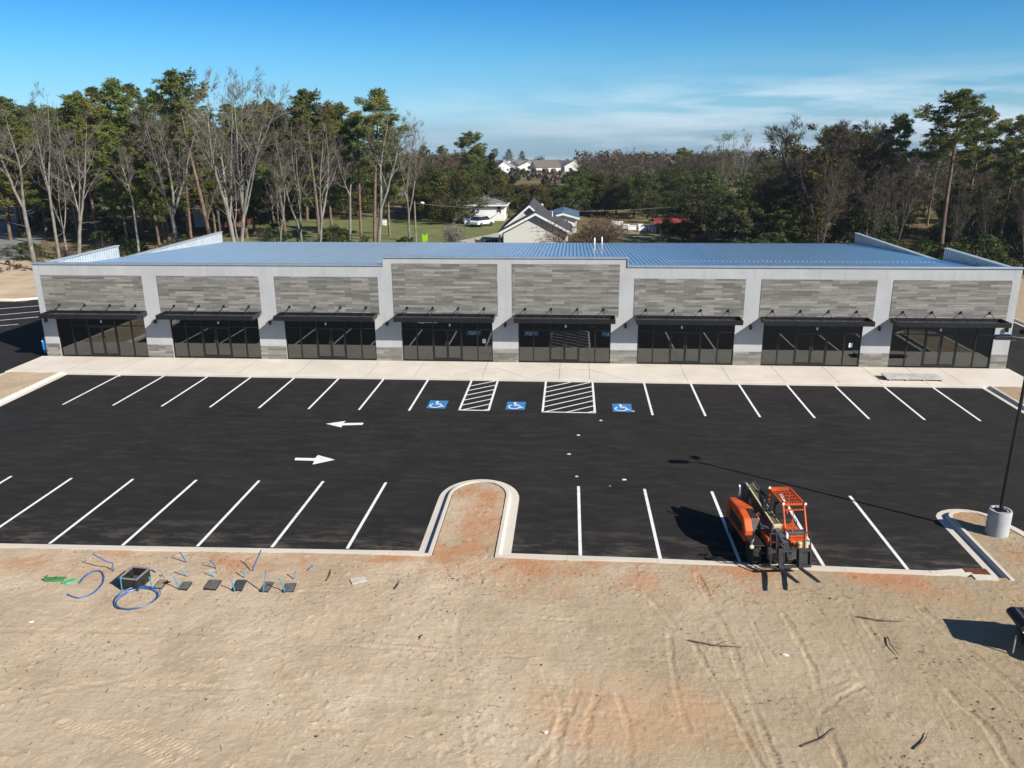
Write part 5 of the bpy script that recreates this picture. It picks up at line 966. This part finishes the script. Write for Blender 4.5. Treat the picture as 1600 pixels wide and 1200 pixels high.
# tan house: a front gable before a taller one
t = thing('tan_house', 'tan sided house with two stacked front gables right behind the roof', 'house'); a, b, pk = F(787, 381, 50), F(884, 381, 50), F(833, 332, 50); e = F(780, 362, 50)
gable(t, a.x, b.x+.2, 50, 58, e.z+.15, pk.z-.12, TANW, ROOFD, .55); a2, b2, pk2 = F(781, 360, 53), F(893, 366, 53), F(827, 319, 53)
gable(t, a2.x+.3, 2*pk2.x-a2.x-.3, 53.2, 64, a2.z+.1, pk2.z-.2, TANW, ROOFD, .5)
MB().cyl((pk.x+2.2, 55, pk.z-1.6), .06, 1.3, 8).build('vent_pipe', WHITE, t); MB().box(a2.x-.1, a2.x+.1, 52.4, 52.6, 0, a2.z-.1).build('porch_post', WHITE, t)
t = thing('fence_panel', 'dark timber fence and carport side left of the tan house', 'fence'); p = F(742, 378, 53); MB().box(p.x, a2.x-.3, 53, 53.1, 0, 1.5).build('boards', mat('dark_boards', (.05, .05, .06), .8, var=.3, stretch=(6, 1, 1)), t)
for k in range(4): MB().box(p.x+k*1.0, p.x+k*1.0+.1, 52.9, 53, 0, 1.65).build('post', GREYM, t)
# white house
t = thing('white_house', 'white clapboard house with grey hip roof half hidden by the russet tree', 'house'); q = F(788, 345, 93); q2 = F(788, 320, 93); x1 = q.x; he = q2.z; W_ = 8
MB().box(x1-W_, x1, 93, 103, 0, he).build('wall', WHITE, t); r = MB(); hp = F(775, 310, 95).z+.4; x0 = x1-W_
r.add([(x0-.5, 92.5, he), (x1+.5, 92.5, he), (x1+.5, 103.5, he), (x0-.5, 103.5, he), (x0+3.5, 96.5, hp), (x1-3.5, 96.5, hp), (x1-3.5, 99.5, hp), (x0+3.5, 99.5, hp)], [(0, 1, 5, 4), (1, 2, 6, 5), (2, 3, 7, 6), (3, 0, 4, 7), (4, 5, 6, 7), (0, 3, 2, 1)]); rr = r.build('roof', ROOFG, t); MB().box(x0-.5, x1+.5, 92.42, 92.5, he-.2, he+.06).box(x1+.5, x1+.58, 92.42, 103.5, he-.2, he+.06).build('fascia', WHITE, rr); window(t, x1-.9, 93, 1.4, .7, 1.5)
st = MB(); st.bar((x1-3.2, 92.4, .1), (x1-.9, 92.4, 1.5), .9, .16); st.build('ramp', WHITE, t)
# blue-roofed white house
t = thing('blue_roofed_house', 'low white house with a blue sheeted roof behind the tan house', 'house'); p, q, e2 = F(868, 345, 74), F(897, 345, 74), F(884, 328, 74); xm = (p.x+q.x)/2
gable(t, p.x-1.0, q.x+.4, 74, 84, F(868, 342, 74).z+.2, e2.z-.55, WHITE, mat('blue_sheet_roof', (.075, .135, .20), .45, var=.2, scale=1), .4); window(t, xm-.2, 74, 1.1, 1.4, .8)
c = F(846, 318, 80); MB().box(c.x-.3, c.x+.3, 79, 79.6, 2, c.z).build('chimney', WHITE, t)
# shed with red roof
p, q, pk, fr = F(1026, 346, 74), F(1076, 345, 78), F(1048, 340, 78), F(1055, 351, 72)
t = thing('red_roofed_shed', 'dark open shed with a red metal roof among the right-hand evergreens', 'shed'); he = p.z-.1; x0, x1 = p.x+.2, q.x-.3
b = MB(); b.box(x0+.3, x1-.3, 79, 79.15, 0, he); b.box(x0+.3, x0+.42, 73, 79, 0, he); b.box(x1-.42, x1-.3, 73, 79, 0, he); b.build('wall', mat('dark_timber', (.05, .042, .035), .9, var=.3), t)
hp = pk.z+.15; ym = 76.2; MB().add([(x0-.3, ym-4, he), (x1+.4, ym-4, he), (x1+.4, ym+4, he), (x0-.3, ym+4, he), (x0+2.0, ym, hp), (x1-1.6, ym, hp)], [(0, 1, 5, 4), (1, 2, 5), (2, 3, 4, 5), (3, 0, 4), (0, 3, 2, 1)]).build('roof', REDR, t)
# white hive-like boxes on the meadow
for (px, py, w), lab in zip([(965, 352, 1.7), (978, 357, .9), (987, 359, 1.3), (1001, 356.5, 1.0), (1003, 361, 1.2), (1011, 358, 1.4), (1018, 360, 1.0), (1021, 363, .7)], ['long white box farthest left on the dry grass by the shed', 'small white box between the long one and the low wide one', 'low wide white box in the middle of the dry grass', 'tall white box at the back of the row on the dry grass', 'white box nearest the shop roof on the dry grass', 'widest white box close to the red roofed shed', 'white box touching the shadow of the red roofed shed', 'smallest white box with a yellow mark by the shed']):
    p = G(px, py); o = thing('storage_box', lab, 'box', (p.x, p.y, 0), random.uniform(-.3, .3), 'white boxes on the dry grass'); MB().box(-w/2, w/2, -.4, .4, 0, .55).build('tub', WHITE, o, bevel=.03); MB().box(-w/2-.04, w/2+.04, -.44, .44, .55, .64).build('lid', WHITE, o, bevel=.02)
# brick house on the left, under the pines
t = thing('brick_house', 'low red brick house with grey roof and white gable under the left pines', 'house'); p, q = F(272, 345, 84), F(346, 345, 84); he = F(300, 334, 84).z
gable(t, p.x, q.x+3, 84, 92, 2.7, 4.3, BRICK, ROOFG, .5, axis='x'); xg = F(312, 340, 83).x; gable(t, xg-1.6, xg+1.6, 82, 84, 2.5, 3.5, WHITE, ROOFG, .4); window(t, p.x+2, 84, 1, 1.2, 1.1); MB().box(p.x+1, p.x+2.0, 87.5, 88.1, 3.6, 5.0).build('chimney', BRICK, t)
# housing estate far behind
EST = [(788, 0, 560, 12, WHITE, ROOFB, 'y'), (803, 0, 530, 11, WHITE, ROOFB, 'y'), (826, 0, 455, 13, WHITE, ROOFD, 'y'), (848, 0, 510, 17, WHITE, ROOFB, 'x'), (869, 0, 490, 12, WHITE, ROOFD, 'y'), (788, 0, 440, 10, WHITE, ROOFD, 'y'), (857, 0, 430, 15, TANW, ROOFB, 'x'), (815, 0, 640, 18, TANW, ROOFG, 'x'), (838, 0, 650, 13, WHITE, ROOFD, 'y'), (862, 0, 630, 16, WHITE, ROOFG, 'x'), (800, 0, 680, 13, TANW, ROOFG, 'y'), (897, 0, 470, 12, TANW, ROOFB, 'y'), (938, 0, 440, 11, TANW, ROOFB, 'y'), (776, 0, 620, 17, TANW, ROOFB, 'x')]
EL = ['white gable house with brown roof at the left of the far estate', 'second white gable from the left in the far estate', 'big bright white gable with dark roof in front of the far estate', 'long brown roofed house behind the big white gable', 'white gable house at the right of the far estate', 'lowest small white gable before the left end of the estate', 'long brown roof nearest to the evergreen belt below the estate', 'grey roofed house at the back of the estate, centre', 'far white gable with dark roof at the back of the estate', 'grey roofed house at the back right of the estate', 'farthest tan house at the back left of the estate', 'tan house standing apart to the right of the estate', 'tan gable almost lost in the bare woods right of the estate', 'long brown roof at the left back of the estate']
for k, ((px, py, Y, w, wm, rm, ax), lab) in enumerate(zip(EST, EL)):
    pk = F(px, 250, Y); hp = 6.2; he = 3.2; t = thing('estate_house', lab, 'house', (pk.x, Y, gz(Y)), [.35, -.4, .1, .2, -.5, .3][k % 6], 'houses of the far estate'); gable(t, -w/2, w/2, 0, 11, he, hp, wm, rm, .4, axis=ax)
    for x in (-w*.22, w*.2): window(t, x, 0, 1.0, 1.1, 1.2)
# cars
def car(label, loc, rz, paint, group=None, suv=True):
    o = thing('parked_car', label, 'car', loc, rz, group); h = 1.62 if suv else 1.42
    body = MB().profile([(-2.2, .35), (-2.25, .75), (-2.1, .98), (2.0, 1.02 if suv else .95), (2.22, .8), (2.25, .38)], -.9, .9).build('body', paint, o, bevel=.09)
    cab = MB(); a, b, c, d = (-1.35, 1.0), (-.6, h), (1.45 if suv else 1.0, h), (2.0 if suv else 1.7, 1.0); cab.add([(-.85, a[0], a[1]), (.85, a[0], a[1]), (.85, d[0], d[1]), (-.85, d[0], d[1]), (-.68, b[0], b[1]), (.68, b[0], b[1]), (.68, c[0], c[1]), (-.68, c[0], c[1])], [(0, 1, 5, 4), (1, 2, 6, 5), (2, 3, 7, 6), (3, 0, 4, 7), (4, 5, 6, 7)]); cab.build('cabin', PANE_, o, bevel=.05); MB().box(-.69, .69, -.6, 1.45 if suv else 1.0, h-.01, h+.05).build('roof_panel', paint, o, bevel=.03)
    for x in (-.92, .92):
        for y in (-1.35, 1.35): w = MB().lathe([(.2, -.1), (.33, -.1), (.34, .1), (.2, .1)], (x, y, .34), (1, 0, 0), 20).build('wheel', RUBBER, o, smooth='auto'); MB().cyl((x-.11, y, .34), .19, .22, 14, 'x').build('rim', GREYM, w)
    for x in (-.65, .65): MB().box(x-.15, x+.15, -2.28, -2.2, .72, .84).build('headlight', PAPER, o)
    return o
p = G(753, 353); car('white car parked on the lawn in front of the white house', (p.x, p.y, 0), 2.6, mat('white_car_paint', (.75, .75, .76), .25, var=.03), 'cars on the lawn'); p = G(738, 350); car('blue-grey car in the tree shade beside the white one', (p.x-.6, p.y+2, 0), 2.4, mat('blue_car_paint', (.08, .13, .22), .25, var=.1), 'cars on the lawn', False); p = G(722, 348); car('dark car half hidden behind the blossoming tree', (p.x-.5, p.y+2.5, 0), 2.2, mat('dark_car_paint', (.03, .03, .035), .25, var=.1), 'cars on the lawn', False)
# utility pole with lamp, wire, hydrant marker and lawn post
p = F(650, 378, 56); zt = F(650, 315, 56).z; t = thing('utility_pole', 'wooden utility pole with a lamp arm at the edge of the lawn', 'utility pole', (p.x, 56, 0)); MB().tube([(0, 0, 0), (0, 0, zt)], .14, 10, r2=.10).build('pole', mat('weathered_pole', (.21, .175, .13), .9, var=.25, scale=3), t, smooth='auto'); MB().tube([(.05, 0, zt-.35), (.5, 0, zt-.1), (.9, 0, zt-.1)], .03, 6).build('arm', GREYM, t); MB().lathe([(.03, 0), (.13, .1), (.13, .4), (.05, .5)], (.8, 0, zt-.12), (1, 0, -.15), 12).build('lamp_head', WHITE, t, smooth='auto')
def wire(a, b, sag, lab):
    a, b = Vector(a), Vector(b); pts = [a.lerp(b, k/14)-Vector((0, 0, sag*4*(k/14)*(1-k/14)))-a for k in range(15)]; o = MB().tube(pts, .016, 5).build('overhead_wire', mat('wire_grey', (.22, .21, .18), .6), smooth='auto'); o.location = a; tag(o, lab, 'wire')
e_ = F(1120, 315, 90); wire((p.x, 56, zt-.2), e_, 1.3, 'long pale overhead wire running right from the utility pole')
g = F(664, 379, 52); t = thing('marker_flag', 'lime green upright marker at the foot of the utility pole', 'marker', (g.x, 52, 0)); zt2 = F(664, 364, 52).z; LIME = mat('lime_green', (.30, .62, .01), .5, var=.1); MB().profile([(-.25, .3), (.28, .3), (.36, zt2), (.12, zt2-.25), (-.1, zt2-.3), (-.34, zt2-.1)], -.04, .04, 'y').build('panel', LIME, t, bevel=.01); MB().cyl((0, .08, 0), .04, zt2-.3, 8).build('post', GREYM, t)
p = G(728, 353); t = thing('lawn_post', 'short white post on the lawn left of the white car', 'post', (p.x, p.y, 0)); MB().box(-.2, .2, -.2, .2, 0, .75).build('shaft', WHITE, t, bevel=.03); MB().box(-.25, .25, -.25, .25, .75, .83).build('cap', PAPER, t)
p = G(601, 352); t = thing('lawn_box', 'small white box standing on the lawn by the slender white-barked tree', 'box', (p.x, p.y, 0)); MB().box(-.3, .3, -.3, .3, 0, .8).build('case', WHITE, t, bevel=.03); MB().box(-.33, .33, -.33, .33, .8, .86).build('lid', PAPER, t)
# ------------------------------------------------------------------ the air: far woods and estate pale slightly
hm = bpy.data.materials.new('haze_air'); hm.use_nodes = True; hn = hm.node_tree; hn.nodes.clear(); ho = hn.nodes.new('ShaderNodeOutputMaterial'); hv = hn.nodes.new('ShaderNodeVolumePrincipled'); hv.inputs['Color'].default_value = (.80, .88, 1, 1); hv.inputs['Density'].default_value = .0002; hv.inputs['Anisotropy'].default_value = .3; hn.links.new(hv.outputs[0], ho.inputs['Volume'])
hz = MB().box(-1700, 1700, -300, 1600, -36, 34).build('haze', hm); hz['kind'] = 'stuff'
